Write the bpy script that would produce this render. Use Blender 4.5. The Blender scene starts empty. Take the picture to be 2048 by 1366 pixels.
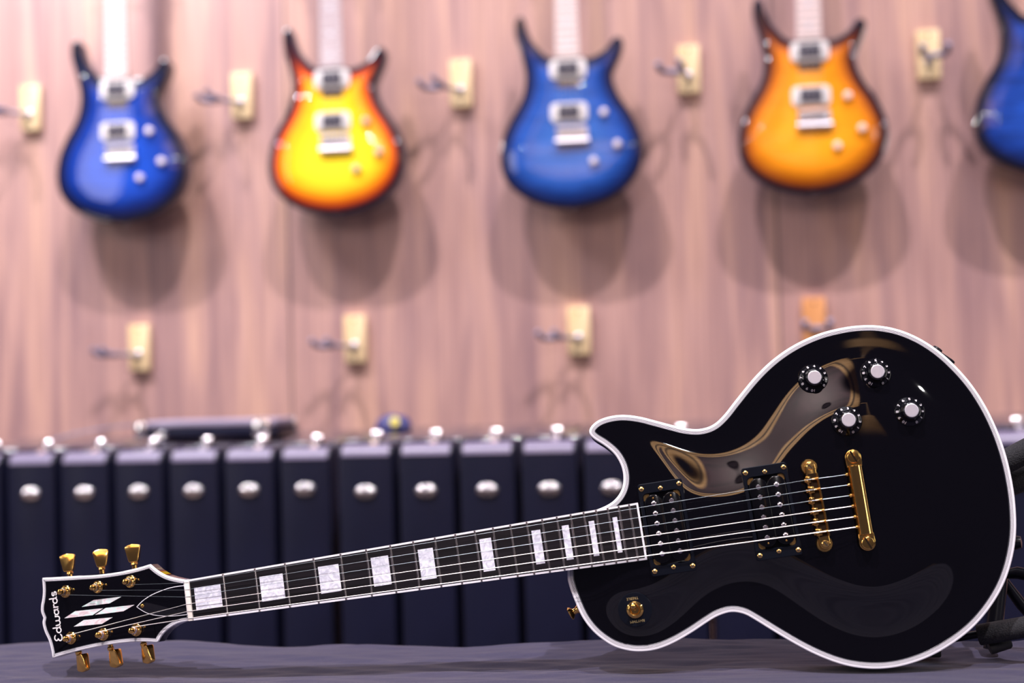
import bpy, bmesh, math, random
import numpy as np
from mathutils import Vector, Matrix, noise
random.seed(7)
S = bpy.context.scene
COL = S.collection
PI = math.pi
rad = math.radians

# ------------------------------------------------------------------ helpers
def finish(name, bm, mats, parent=None, smooth=True, auto=40, recalc=True, attrs=None):
    """links a bmesh as ONE mesh object"""
    if recalc:
        bmesh.ops.recalc_face_normals(bm, faces=bm.faces[:])
    me = bpy.data.meshes.new(name)
    bm.to_mesh(me); bm.free()
    if not isinstance(mats, (list, tuple)): mats = [mats]
    for m in mats: me.materials.append(m)
    if smooth:
        for p in me.polygons: p.use_smooth = True
        if auto is not None:
            me.set_sharp_from_angle(angle=rad(auto))
    o = bpy.data.objects.new(name, me)
    COL.objects.link(o)
    if parent is not None: o.parent = parent
    return o

def empty(name, loc=(0, 0, 0), mat=None):
    o = bpy.data.objects.new(name, None)
    o.empty_display_size = 0.05
    COL.objects.link(o)
    if mat is not None: o.matrix_world = mat
    else: o.location = loc
    return o

def tag(o, label=None, cat=None, group=None, kind=None):
    if label: o['label'] = label
    if cat: o['category'] = cat
    if group: o['group'] = group
    if kind: o['kind'] = kind
    return o

def copy_tree(src, parent=None):
    c = src.copy(); COL.objects.link(c)
    if parent is not None: c.parent = parent
    for ch in list(src.children):
        copy_tree(ch, c)
    return c

def box(bm, c, s, M=None, bevel=0.0, mi=0, seg=2):
    r = bmesh.ops.create_cube(bm, size=1.0)
    vs = r['verts']
    for v in vs:
        v.co = Vector((v.co.x * s[0], v.co.y * s[1], v.co.z * s[2]))
    fs = list({f for v in vs for f in v.link_faces})
    if bevel > 0:
        es = list({e for v in vs for e in v.link_edges})
        rb = bmesh.ops.bevel(bm, geom=es, offset=bevel, segments=seg, profile=0.5, affect='EDGES')
        vs = list({v for f in rb['faces'] for v in f.verts} | {v for v in vs if v.is_valid})
        fs = list({f for v in vs for f in v.link_faces})
    T = Matrix.Translation(Vector(c))
    if M is not None: T = T @ M
    for v in vs: v.co = T @ v.co
    for f in fs: f.material_index = mi
    return vs

def frame_of(axis):
    a = Vector(axis).normalized()
    t = Vector((0, 0, 1)) if abs(a.z) < 0.9 else Vector((1, 0, 0))
    x = t.cross(a).normalized(); y = a.cross(x)
    return x, y, a

def lathe(bm, prof, o, axis, n=32, mi=0, cap=True):
    """prof: list of (r, h); revolve about axis from point o"""
    x, y, a = frame_of(axis); o = Vector(o)
    rings = []
    for r, h in prof:
        if r < 1e-7:
            rings.append([bm.verts.new(o + a * h)])
        else:
            rings.append([bm.verts.new(o + a * h + (x * math.cos(2*PI*i/n) + y * math.sin(2*PI*i/n)) * r) for i in range(n)])
    for A, B in zip(rings, rings[1:]):
        if len(A) == 1 and len(B) == 1: continue
        for i in range(n):
            j = (i + 1) % n
            if len(A) == 1: f = bm.faces.new((A[0], B[j], B[i]))
            elif len(B) == 1: f = bm.faces.new((A[i], A[j], B[0]))
            else: f = bm.faces.new((A[i], A[j], B[j], B[i]))
            f.material_index = mi
    if cap:
        for R_ in (rings[0], rings[-1]):
            if len(R_) > 2:
                f = bm.faces.new(R_); f.material_index = mi

def tube(bm, pts, r, n=8, mi=0, closed=False, cap=True):
    pts = [Vector(p) for p in pts]
    rr = r if isinstance(r, (list, tuple)) else [r] * len(pts)
    m = len(pts); rings = []; prevx = None
    for i, p in enumerate(pts):
        if closed: t = pts[(i+1) % m] - pts[i-1]
        else: t = pts[min(i+1, m-1)] - pts[max(i-1, 0)]
        t.normalize()
        if prevx is None:
            x, y, _ = frame_of(t)
        else:
            x = (prevx - t * prevx.dot(t)).normalized(); y = t.cross(x)
        prevx = x
        rings.append([bm.verts.new(p + (x*math.cos(2*PI*k/n) + y*math.sin(2*PI*k/n)) * rr[i]) for k in range(n)])
    pairs = list(zip(rings, rings[1:])) + ([(rings[-1], rings[0])] if closed else [])
    for A, B in pairs:
        for k in range(n):
            j = (k+1) % n
            f = bm.faces.new((A[k], A[j], B[j], B[k])); f.material_index = mi
    if cap and not closed:
        for R_ in (rings[0], rings[-1]):
            f = bm.faces.new(R_); f.material_index = mi

def catmull(pts, closed=True, sub=6, sharp=()):
    """Catmull-Rom through the points; indices in sharp keep a corner"""
    P_ = [Vector((p[0], p[1], 0)) for p in pts]; n = len(P_); out = []
    rng = range(n) if closed else range(n-1)
    for i in rng:
        p1 = P_[i]; p2 = P_[(i+1) % n]
        p0 = P_[i-1] if (closed or i > 0) else p1
        p3 = P_[(i+2) % n] if (closed or i+2 < n) else p2
        if i in sharp: p0 = p1 - (p2 - p1)
        if (i+1) % n in sharp: p3 = p2 + (p2 - p1)
        for k in range(sub):
            t = k / sub
            out.append(0.5*((2*p1) + (p2-p0)*t + (2*p0-5*p1+4*p2-p3)*t*t + (3*p1-p0-3*p2+p3)*t**3))
    if not closed: out.append(P_[-1])
    return [(v.x, v.y) for v in out]

def resample(pts, step):
    P_ = [Vector((p[0], p[1])) for p in pts]; P_.append(P_[0])
    d = [0]
    for a, b in zip(P_, P_[1:]): d.append(d[-1] + (b-a).length)
    n = max(8, int(d[-1] / step)); out = []; j = 0
    for k in range(n):
        t = d[-1] * k / n
        while d[j+1] < t: j += 1
        f = (t - d[j]) / max(1e-9, d[j+1] - d[j])
        p = P_[j].lerp(P_[j+1], f); out.append((p.x, p.y))
    return out

def area2(pts):
    return sum(a[0]*b[1] - b[0]*a[1] for a, b in zip(pts, pts[1:] + pts[:1]))

def inset(pts, d):
    """parallel curve at distance d inside a closed polygon"""
    n = len(pts); sgn = 1 if area2(pts) > 0 else -1; out = []
    for i in range(n):
        p = Vector(pts[i]); a = (p - Vector(pts[i-1])).normalized(); b = (Vector(pts[(i+1) % n]) - p).normalized()
        na = Vector((-a.y, a.x)) * sgn; nb = Vector((-b.y, b.x)) * sgn
        m = na + nb
        if m.length < 1e-6: m = na
        m.normalize(); c = max(0.45, m.dot(na))
        q = p + m * (d / c); out.append((q.x, q.y))
    return out

def rrect(w, h, r, n=6, cx=0, cy=0):
    out = []
    for (sx, sy, a0) in ((1, 1, 0), (-1, 1, 90), (-1, -1, 180), (1, -1, 270)):
        for k in range(n+1):
            a = rad(a0 + 90*k/n)
            out.append((cx + sx*(w/2-r) + r*math.cos(a), cy + sy*(h/2-r) + r*math.sin(a)))
    return out

def prism(bm, pts, z0, z1, mi=0, f=None, bevel=0.0, top=True, bottom=True):
    """extrude polygon (x,y) between z0 and z1, the z1 rim softened by bevel; f maps (x,y,z) to a point"""
    if f is None: f = lambda x, y, z: Vector((x, y, z))
    loops = [(pts, z0)]
    sg = 1 if z1 > z0 else -1
    if bevel > 0:
        for k in range(4):
            a = k / 3 * PI / 2
            loops.append((inset(pts, bevel*(1-math.cos(a))), z1 - sg*bevel*(1-math.sin(a))))
    else: loops.append((pts, z1))
    R_ = [[bm.verts.new(f(p[0], p[1], z)) for p in L] for L, z in loops]
    n = len(pts)
    for A, B in zip(R_, R_[1:]):
        for i in range(n):
            j = (i+1) % n
            q = bm.faces.new((A[i], A[j], B[j], B[i])); q.material_index = mi
    if top: q = bm.faces.new(R_[-1]); q.material_index = mi
    if bottom: q = bm.faces.new(R_[0][::-1]); q.material_index = mi

def ringstrip(bm, A, B, mi=0):
    n = len(A)
    for i in range(n):
        j = (i+1) % n
        f = bm.faces.new((A[i], A[j], B[j], B[i])); f.material_index = mi

def frame_prism(bm, outer, inner, z0, z1, mi=0, f=None):
    """a frame: outer polygon with a hole (same vertex count)"""
    if f is None: f = lambda x, y, z: Vector((x, y, z))
    V = lambda P_, z: [bm.verts.new(f(p[0], p[1], z)) for p in P_]
    b = min(0.0006, abs(z1-z0)*0.3); sg = 1 if z1 > z0 else -1
    o0 = V(outer, z0); o1 = V(outer, z1-sg*b); o2 = V(inset(outer, b), z1); i2 = V(inset(inner, -b), z1); i1 = V(inner, z1-sg*b); i0 = V(inner, z0)
    for A, B in ((o0, o1), (o1, o2), (o2, i2), (i2, i1), (i1, i0), (i0, o0)): ringstrip(bm, A, B, mi)

def text_mesh(bm, s, size, M, mi=0, thick=0.0, bold=0.0):
    cu = bpy.data.curves.new('t', 'FONT'); cu.body = s; cu.size = size
    cu.align_x = 'CENTER'; cu.align_y = 'CENTER'; cu.offset = bold; cu.resolution_u = 3
    ob = bpy.data.objects.new('t', cu)
    me = bpy.data.meshes.new_from_object(ob)
    tmp = bmesh.new(); tmp.from_mesh(me)
    vm = {}
    for v in tmp.verts: vm[v] = bm.verts.new(M @ v.co)
    for f in tmp.faces:
        try: q = bm.faces.new([vm[v] for v in f.verts]); q.material_index = mi
        except ValueError: pass
    tmp.free(); bpy.data.objects.remove(ob); bpy.data.curves.remove(cu); bpy.data.meshes.remove(me)

# ------------------------------------------------------------------ materials
def mat(name, color, rough=0.5, metal=0.0, coat=0.0, spec=0.5, sheen=0.0):
    m = bpy.data.materials.new(name); m.use_nodes = True
    b = m.node_tree.nodes['Principled BSDF']
    b.inputs['Base Color'].default_value = (*color, 1)
    b.inputs['Roughness'].default_value = rough
    b.inputs['Metallic'].default_value = metal
    b.inputs['Coat Weight'].default_value = coat
    b.inputs['Coat Roughness'].default_value = 0.03
    b.inputs['Specular IOR Level'].default_value = spec
    if sheen:
        b.inputs['Sheen Weight'].default_value = sheen
    return m

def nodes(m): return m.node_tree.nodes, m.node_tree.links, m.node_tree.nodes['Principled BSDF']

def add_noise(m, c1, c2, scale=(1, 1, 1), ns=5.0, detail=4, bump=0.0, dist=0.0, rough=None, lo=0.35, hi=0.65, coord='Object'):
    N_, L_, b = nodes(m)
    tc = N_.new('ShaderNodeTexCoord'); mp = N_.new('ShaderNodeMapping'); mp.inputs['Scale'].default_value = scale
    nz = N_.new('ShaderNodeTexNoise'); nz.inputs['Scale'].default_value = ns; nz.inputs['Detail'].default_value = detail
    nz.inputs['Distortion'].default_value = dist
    cr = N_.new('ShaderNodeValToRGB'); cr.color_ramp.elements[0].position = lo; cr.color_ramp.elements[1].position = hi
    cr.color_ramp.elements[0].color = (*c1, 1); cr.color_ramp.elements[1].color = (*c2, 1)
    L_.new(tc.outputs[coord], mp.inputs[0]); L_.new(mp.outputs[0], nz.inputs['Vector'])
    L_.new(nz.outputs['Fac'], cr.inputs[0]); L_.new(cr.outputs[0], b.inputs['Base Color'])
    if bump:
        bp = N_.new('ShaderNodeBump'); bp.inputs['Strength'].default_value = bump; bp.inputs['Distance'].default_value = 0.002
        L_.new(nz.outputs['Fac'], bp.inputs['Height']); L_.new(bp.outputs[0], b.inputs['Normal'])
    return nz, cr

M_black = mat('gloss_black', (0.0015, 0.0013, 0.0025), 0.03, coat=0.35, spec=0.5)
M_blackside = mat('gloss_black_side', (0.004, 0.004, 0.005), 0.08, coat=0.4)
M_white = mat('white_binding', (0.76, 0.745, 0.80), 0.25)
M_line = mat('binding_line', (0.02, 0.02, 0.03), 0.3)
M_gold = mat('gold', (1.0, 0.60, 0.17), 0.13, 1.0)
M_goldb = mat('gold_brushed', (1.0, 0.62, 0.20), 0.22, 1.0)
M_ebony = mat('ebony', (0.012, 0.009, 0.012), 0.45, spec=0.22)
add_noise(M_ebony, (0.003, 0.0025, 0.004), (0.008, 0.006, 0.009), (3, 120, 1), 3, 3)
M_pearl = mat('pearl', (0.7, 0.7, 0.78), 0.2, coat=0.4)
add_noise(M_pearl, (0.50, 0.50, 0.60), (0.80, 0.80, 0.88), (1, 1, 1), 110, 3, dist=2.0)
M_shell = mat('abalone_pearl', (0.7, 0.7, 0.75), 0.2, coat=0.5)
nz, cr = add_noise(M_shell, (0.62, 0.48, 0.52), (0.62, 0.78, 0.76), (1, 2.2, 1), 70, 2, dist=1.6, lo=0.36, hi=0.62)
e = cr.color_ramp.elements.new(0.5); e.color = (0.74, 0.70, 0.74, 1)
M_fret = mat('fret_nickel', (0.72, 0.66, 0.64), 0.22, 1.0)
M_bone = mat('bone_nut', (0.78, 0.72, 0.66), 0.35)
M_plain = mat('plain_steel', (0.30, 0.34, 0.37), 0.3, 1.0)
M_wound = mat('wound_steel', (0.95, 0.86, 0.84), 0.32, 1.0)
M_nickel = mat('nickel_pole', (0.85, 0.76, 0.80), 0.2, 1.0)
M_plastic = mat('black_plastic', (0.003, 0.004, 0.008), 0.25, spec=0.3)
M_bobbin = mat('bobbin_black', (0.002, 0.002, 0.003), 0.12, spec=0.35)
M_skirt = mat('knob_black', (0.004, 0.004, 0.006), 0.10, coat=0.5)
M_num = mat('knob_numerals', (0.85, 0.80, 0.86), 0.4)
M_silver = mat('silver_cap', (0.78, 0.75, 0.84), 0.33, 0.65)
M_glet = mat('gold_lettering', (0.45, 0.34, 0.16), 0.4, 0.6)
M_logo = mat('logo_white', (0.85, 0.80, 0.82), 0.3)
M_chrome = mat('chrome', (0.88, 0.87, 0.90), 0.10, 1.0)
M_latch = mat('latch_chrome', (0.92, 0.88, 0.90), 0.24, 1.0)
M_lid = mat('lid_vinyl', (0.03, 0.025, 0.045), 0.16, coat=0.8)
M_case = mat('black_vinyl', (0.012, 0.012, 0.028), 0.4, spec=0.25)
add_noise(M_case, (0.0035, 0.0040, 0.014), (0.006, 0.0068, 0.024), (1, 1, 1), 3, 3)
M_casegap = mat('case_seam', (0.004, 0.004, 0.008), 0.6)
M_shoulder = mat('case_highlight', (0.15, 0.125, 0.21), 0.35)  # paler than the shell: shoulder highlight put into the colour
M_foam = mat('black_foam', (0.018, 0.018, 0.022), 0.85)
add_noise(M_foam, (0.006, 0.006, 0.009), (0.020, 0.020, 0.025), (1, 1, 1), 700, 2, bump=0.5)
M_steelblk = mat('black_enamel', (0.005, 0.005, 0.008), 0.3, spec=0.2)
M_rubber = mat('black_rubber', (0.012, 0.012, 0.014), 0.6)
M_wood = mat('hanger_wood', (0.70, 0.47, 0.24), 0.45)
add_noise(M_wood, (0.62, 0.42, 0.20), (0.88, 0.68, 0.42), (10, 1, 1.2), 5, 4)
M_woodor = mat('hanger_wood_orange', (0.62, 0.26, 0.09), 0.45)
add_noise(M_woodor, (0.50, 0.20, 0.06), (0.72, 0.33, 0.13), (10, 1, 1.2), 5, 4)
M_yoke = mat('yoke_grey', (0.20, 0.18, 0.26), 0.4)
M_yokem = mat('yoke_metal', (0.45, 0.42, 0.50), 0.3, 0.8)
M_maple = mat('maple_board', (0.74, 0.58, 0.56), 0.28)
M_cream = mat('cream_plastic', (0.74, 0.69, 0.68), 0.3)
M_brc = mat('satin_chrome', (0.62, 0.58, 0.62), 0.38, 1.0)
M_polew = mat('pole_dark', (0.25, 0.22, 0.26), 0.5, 0.5)
M_wstr = mat('wall_string', (0.5, 0.45, 0.45), 0.5, 0.6)
M_coil = mat('coil_grey', (0.035, 0.03, 0.05), 0.5)
M_neckb = mat('neck_dark', (0.05, 0.02, 0.015), 0.25, coat=0.4)

# wall laminate: vertical wood figure
M_wall = mat('wall_laminate', (0.5, 0.3, 0.25), 0.45)
def build_wall_mat():
    N_, L_, b = nodes(M_wall)
    tc = N_.new('ShaderNodeTexCoord')
    mp = N_.new('ShaderNodeMapping'); mp.inputs['Scale'].default_value = (9.0, 1, 0.8)
    n1 = N_.new('ShaderNodeTexNoise'); n1.inputs['Scale'].default_value = 1.6; n1.inputs['Detail'].default_value = 6; n1.inputs['Distortion'].default_value = 0.7
    mp2 = N_.new('ShaderNodeMapping'); mp2.inputs['Scale'].default_value = (70, 1, 1.3)
    n2 = N_.new('ShaderNodeTexNoise'); n2.inputs['Scale'].default_value = 2.0; n2.inputs['Detail'].default_value = 3
    cr = N_.new('ShaderNodeValToRGB')
    cr.color_ramp.elements[0].position = 0.30; cr.color_ramp.elements[0].color = (0.300, 0.172, 0.175, 1)
    cr.color_ramp.elements[1].position = 0.70; cr.color_ramp.elements[1].color = (0.590, 0.345, 0.260, 1)
    e = cr.color_ramp.elements.new(0.5); e.color = (0.475, 0.275, 0.240, 1)
    mx = N_.new('ShaderNodeMixRGB'); mx.blend_type = 'MULTIPLY'; mx.inputs[0].default_value = 0.7
    cr2 = N_.new('ShaderNodeValToRGB'); cr2.color_ramp.elements[0].position = 0.33; cr2.color_ramp.elements[0].color = (0.66, 0.62, 0.68, 1)
    cr2.color_ramp.elements[1].position = 0.6; cr2.color_ramp.elements[1].color = (1, 1, 1, 1)
    L_.new(tc.outputs['Object'], mp.inputs[0]); L_.new(mp.outputs[0], n1.inputs['Vector'])
    L_.new(tc.outputs['Object'], mp2.inputs[0]); L_.new(mp2.outputs[0], n2.inputs['Vector'])
    L_.new(n1.outputs['Fac'], cr.inputs[0]); L_.new(n2.outputs['Fac'], cr2.inputs[0])
    L_.new(cr.outputs[0], mx.inputs[1]); L_.new(cr2.outputs[0], mx.inputs[2]); 
    # hairline joints between the 1.22 m boards
    sx = N_.new('ShaderNodeSeparateXYZ'); L_.new(tc.outputs['Object'], sx.inputs[0])
    ad = N_.new('ShaderNodeMath'); ad.operation = 'ADD'; ad.inputs[1].default_value = 1.08+12.2+0.003; L_.new(sx.outputs[0], ad.inputs[0])
    md = N_.new('ShaderNodeMath'); md.operation = 'MODULO'; md.inputs[1].default_value = 1.22; L_.new(ad.outputs[0], md.inputs[0])
    lt = N_.new('ShaderNodeMath'); lt.operation = 'LESS_THAN'; lt.inputs[1].default_value = 0.006; L_.new(md.outputs[0], lt.inputs[0])
    mj = N_.new('ShaderNodeMixRGB'); mj.inputs[2].default_value = (0.12, 0.07, 0.07, 1)
    L_.new(lt.outputs[0], mj.inputs[0]); L_.new(mx.outputs[0], mj.inputs[1]); L_.new(mj.outputs[0], b.inputs['Base Color'])
build_wall_mat()

# fabric
M_cloth = mat('grey_violet_cloth', (0.13, 0.12, 0.20), 0.85, sheen=0.15)
def build_cloth():
    N_, L_, b = nodes(M_cloth)
    tc = N_.new('ShaderNodeTexCoord'); mp = N_.new('ShaderNodeMapping'); mp.inputs['Scale'].default_value = (900, 1500, 900)
    nz = N_.new('ShaderNodeTexNoise'); nz.inputs['Scale'].default_value = 1.0; nz.inputs['Detail'].default_value = 2
    cr = N_.new('ShaderNodeValToRGB'); cr.color_ramp.elements[0].color = (0.013, 0.011, 0.034, 1); cr.color_ramp.elements[1].color = (0.034, 0.029, 0.078, 1)
    cr.color_ramp.elements[0].position = 0.3; cr.color_ramp.elements[1].position = 0.7
    bp = N_.new('ShaderNodeBump'); bp.inputs['Strength'].default_value = 0.6; bp.inputs['Distance'].default_value = 0.0005
    L_.new(tc.outputs['Object'], mp.inputs[0]); L_.new(mp.outputs[0], nz.inputs['Vector']); L_.new(nz.outputs['Fac'], cr.inputs[0])
    L_.new(cr.outputs[0], b.inputs['Base Color']); L_.new(nz.outputs['Fac'], bp.inputs['Height']); L_.new(bp.outputs[0], b.inputs['Normal'])
build_cloth()

def burst_mat(name, stops, flame=0.12):
    """finish that darkens toward the body's edge; edge distance stored on the mesh"""
    m = mat(name, (0.5, 0.5, 0.5), 0.5, coat=0.55, spec=0.15)
    m.node_tree.nodes['Principled BSDF'].inputs['Coat Roughness'].default_value = 0.02
    N_, L_, b = nodes(m)
    at = N_.new('ShaderNodeAttribute'); at.attribute_name = 'edge'
    cr = N_.new('ShaderNodeValToRGB')
    els = cr.color_ramp.elements
    els[0].position = stops[0][0]; els[0].color = (*stops[0][1], 1)
    els[1].position = stops[-1][0]; els[1].color = (*stops[-1][1], 1)
    for p, c in stops[1:-1]:
        e = els.new(p); e.color = (*c, 1)
    tc = N_.new('ShaderNodeTexCoord'); mp = N_.new('ShaderNodeMapping'); mp.inputs['Scale'].default_value = (6, 1, 60)
    nz = N_.new('ShaderNodeTexNoise'); nz.inputs['Scale'].default_value = 2.2; nz.inputs['Detail'].default_value = 3; nz.inputs['Distortion'].default_value = 1.0
    c2 = N_.new('ShaderNodeValToRGB'); c2.color_ramp.elements[0].position = 0.35; c2.color_ramp.elements[0].color = (1-flame*2.5,)*3 + (1,)
    c2.color_ramp.elements[1].position = 0.6; c2.color_ramp.elements[1].color = (1, 1, 1, 1)
    mx = N_.new('ShaderNodeMixRGB'); mx.blend_type = 'MULTIPLY'; mx.inputs[0].default_value = 1.0
    L_.new(tc.outputs['Object'], mp.inputs[0]); L_.new(mp.outputs[0], nz.inputs['Vector']); L_.new(nz.outputs['Fac'], c2.inputs[0])
    L_.new(at.outputs['Fac'], cr.inputs[0]); L_.new(cr.outputs[0], mx.inputs[1]); L_.new(c2.outputs[0], mx.inputs[2])
    L_.new(mx.outputs[0], b.inputs['Base Color'])
    return m

# ------------------------------------------------------------------ carved top heightfield
def dist_field(poly, step, margin=0.004):
    P_ = np.array(poly); n = len(P_)
    x0, y0 = P_.min(0) - margin; x1, y1 = P_.max(0) + margin
    nx = int((x1-x0)/step)+1; ny = int((y1-y0)/step)+1
    X, Y = np.meshgrid(x0 + np.arange(nx)*step, y0 + np.arange(ny)*step, indexing='ij')
    D = np.full(X.shape, 1e9); ins = np.zeros(X.shape, bool)
    for i in range(n):
        a = P_[i]; b = P_[(i+1) % n]; ab = b-a
        t = np.clip(((X-a[0])*ab[0] + (Y-a[1])*ab[1]) / max(1e-12, ab@ab), 0, 1)
        D = np.minimum(D, (X-a[0]-t*ab[0])**2 + (Y-a[1]-t*ab[1])**2)
        c = ((a[1] > Y) != (b[1] > Y))
        with np.errstate(divide='ignore', invalid='ignore'):
            xi = (b[0]-a[0])*(Y-a[1])/(b[1]-a[1]) + a[0]
        ins ^= (c & (X < xi))
    D = np.sqrt(D); D[~ins] *= -1
    return x0, y0, X, Y, D

def blur(Hh, sig):
    k = int(sig*3)+1; w = np.exp(-0.5*(np.arange(-k, k+1)/sig)**2); w /= w.sum()
    for ax in (0, 1):
        pad = [(0, 0), (0, 0)]; pad[ax] = (k, k)
        P_ = np.pad(Hh, pad, mode='edge'); out = np.zeros_like(Hh)
        for i, wi in enumerate(w):
            sl = [slice(None), slice(None)]; sl[ax] = slice(i, i+Hh.shape[ax]); out += wi*P_[tuple(sl)]
        Hh = out
    return Hh

class Carve:
    def __init__(s, poly, step, H, d0, d1, sig, dip=0.0):
        s.x0, s.y0, s.X, s.Y, s.D = dist_field(poly, step); s.step = step
        if callable(d0):
            d0 = d0(s.X); d1 = d0 + d1
        t = np.clip((s.D-d0)/(d1-d0), 0, 1); h = H*t*t*(3-2*t)
        if dip: h -= dip*np.exp(-((s.D-d0)/0.008)**2)
        s.Hh = blur(h, sig/step)
    def at(s, x, y):
        i = (x-s.x0)/s.step; j = (y-s.y0)/s.step; i0 = int(i); j0 = int(j); a = i-i0; b = j-j0
        Hh = s.Hh
        return float(Hh[i0, j0]*(1-a)*(1-b)+Hh[i0+1, j0]*a*(1-b)+Hh[i0, j0+1]*(1-a)*b+Hh[i0+1, j0+1]*a*b)
    def surface(s, bm, dmin, f, layer=None, lift=0.0):
        ok = s.D > dmin; vs = {}
        nx, ny = s.D.shape
        def V(i, j):
            if (i, j) not in vs:
                v = bm.verts.new(f(s.X[i, j], s.Y[i, j], s.Hh[i, j]+lift)); vs[(i, j)] = v
                if layer is not None: v[layer] = float(s.D[i, j])
            return vs[(i, j)]
        for i in range(nx-1):
            for j in range(ny-1):
                if ok[i, j] and ok[i+1, j] and ok[i, j+1] and ok[i+1, j+1]:
                    bm.faces.new((V(i, j), V(i+1, j), V(i+1, j+1), V(i, j+1)))

# ------------------------------------------------------------------ camera
FPX = 2844.0
cam_pos = Vector((0, 0, 1.15))
A_, P_, RHO = rad(8.4), rad(1.85), rad(1.5)
fw = Vector((-math.sin(A_)*math.cos(P_), math.cos(A_)*math.cos(P_), math.sin(P_)))
r0 = Vector((math.cos(A_), math.sin(A_), 0)); u0 = r0.cross(fw)
Rv = r0*math.cos(RHO) - u0*math.sin(RHO); Uv = u0*math.cos(RHO) + r0*math.sin(RHO)
cd = bpy.data.cameras.new('camera'); cam = bpy.data.objects.new('camera', cd); COL.objects.link(cam)
cam.matrix_world = Matrix(((Rv.x, Uv.x, -fw.x, cam_pos.x), (Rv.y, Uv.y, -fw.y, cam_pos.y), (Rv.z, Uv.z, -fw.z, cam_pos.z), (0, 0, 0, 1)))
cd.sensor_fit = 'HORIZONTAL'; cd.sensor_width = 36.0; cd.lens = 36.0*FPX/2048.0
cd.dof.use_dof = True; cd.dof.focus_distance = 1.445; cd.dof.aperture_fstop = 2.5
cd.clip_start = 0.05; cd.clip_end = 60
S.camera = cam

# ------------------------------------------------------------------ room
WALL_Y = 3.48
bm = bmesh.new(); box(bm, (-0.2, WALL_Y+0.05, 2.2), (7.6, 0.1, 4.4))
w = finish('wall_back', bm, M_wall, smooth=False); tag(w, kind='structure')
M_floor = mat('floor_boards', (0.10, 0.06, 0.05), 0.35)
add_noise(M_floor, (0.06, 0.035, 0.03), (0.14, 0.085, 0.065), (1, 8, 1), 2.5, 4)
bm = bmesh.new(); box(bm, (-0.2, 0.1, -0.05), (7.6, 6.9, 0.1))
o = finish('floor', bm, M_floor, smooth=False); tag(o, kind='structure')

# ------------------------------------------------------------------ table and cloth
TZ = 0.8628
M_table = mat('table_wood', (0.16, 0.09, 0.05), 0.5)
add_noise(M_table, (0.12, 0.065, 0.035), (0.22, 0.13, 0.075), (2, 20, 2), 3, 3)
t = empty('table', (-0.1, 1.2, 0)); tag(t, 'wooden table hidden under the grey violet cloth', 'table')
bm = bmesh.new(); box(bm, (0, 0.078, TZ-0.032), (2.3, 0.62, 0.03), bevel=0.004); finish('tabletop', bm, M_table, t)
for sx in (-1, 1):
    for sy in (-1, 1):
        bm = bmesh.new(); box(bm, (sx*1.08, 0.065+sy*0.25, (TZ-0.045)/2), (0.05, 0.05, TZ-0.047), bevel=0.004); finish('leg', bm, M_table, t)

def cloth_h(x, y):
    h = 0.0046*noise.noise(Vector((x*2.2, y*26, 1.3)))
    h += 0.0034*noise.noise(Vector((x*5.0+2, y*55+x*9, 4.1)))
    h += 0.0016*noise.noise(Vector((x*11, y*120-x*14, 9.1)))
    # hump under the back edge and the rucked right end
    back = min(1, max(0, (y-1.49)/0.09))
    h += back*(0.0042*noise.noise(Vector((x*8.5, 3.3, 0))) + 0.006*math.exp(-((x+0.03)/0.13)**2) + 0.0035*math.exp(-((x+0.62)/0.05)**2))
    r_ = min(1, max(0, (x-0.17)/0.10)) * min(1, max(0, (y-1.36)/0.08))
    h += r_*(0.003 + 0.006*noise.noise(Vector((x*9-y*10, y*34+x*12, 7.7))))
    # pressed flat where the guitar stands
    flat = math.exp(-((x-0.14)/0.16)**2 - ((y-1.44)/0.05)**2)
    return h*(1-0.9*flat) - 0.0026*(1-flat)
bm = bmesh.new()
xs = np.linspace(-1.30, 1.10, 420); 
yprof = []   # (y, dz)
for k in range(21): yprof.append((0.93, -0.70+0.70*k/21))
for k in range(8):
    a = k/7*PI/2; yprof.append((0.955-0.025*math.cos(a), -0.025+0.025*math.sin(a)))
for k in range(1, 190): yprof.append((0.955+(1.592-0.955)*k/190, 0))
for k in range(9):
    a = k/8*PI/2; yprof.append((1.592+0.014*math.sin(a), -0.014*(1-math.cos(a))))
for k in range(1, 21): yprof.append((1.606, -0.014-0.66*k/20))
rows = []
for x in xs:
    row = []
    for (y, dz) in yprof:
        hh = cloth_h(x, y); z = TZ + hh + dz; yy = y
        if dz < -0.03:
            yy += (0.012 if y > 1.2 else -0.012)*(0.5+noise.noise(Vector((x*9, 0, 2)))*1.2)*min(1, -dz*4)*1.0
        if y > 1.58: yy += 0.004*noise.noise(Vector((x*7, 5, 1)))
        row.append(bm.verts.new((x, yy, z)))
    rows.append(row)
for a, b in zip(rows, rows[1:]):
    for i in range(len(yprof)-1): bm.faces.new((a[i], b[i], b[i+1], a[i+1]))
cl = finish('table_cloth', bm, M_cloth, auto=None); tag(cl, 'wrinkled grey violet fabric cloth spread over the table under the black guitar', 'cloth')

# ================================================================== MAIN GUITAR
mm = 0.001
Bq, LAM = rad(3.0), rad(7)
e1 = Vector((math.cos(Bq), math.sin(Bq), 0)); e2 = Vector((-math.sin(Bq)*math.sin(LAM), math.cos(Bq)*math.sin(LAM), math.cos(LAM)))
Nn = e1.cross(e2); th = rad(7.694751)
Ud = e1*math.cos(th) + e2*math.sin(th); Vd = Nn.cross(Ud)
O_ = Vector((-0.5401, 1.3996, 0.9415))
G = empty('electric_guitar', mat=Matrix(((Ud.x, Vd.x, Nn.x, O_.x), (Ud.y, Vd.y, Nn.y, O_.y), (Ud.z, Vd.z, Nn.z, O_.z), (0, 0, 0, 1))))
tag(G, 'glossy black single cutaway electric guitar with white binding and gold hardware lying on the cloth', 'guitar')

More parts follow.
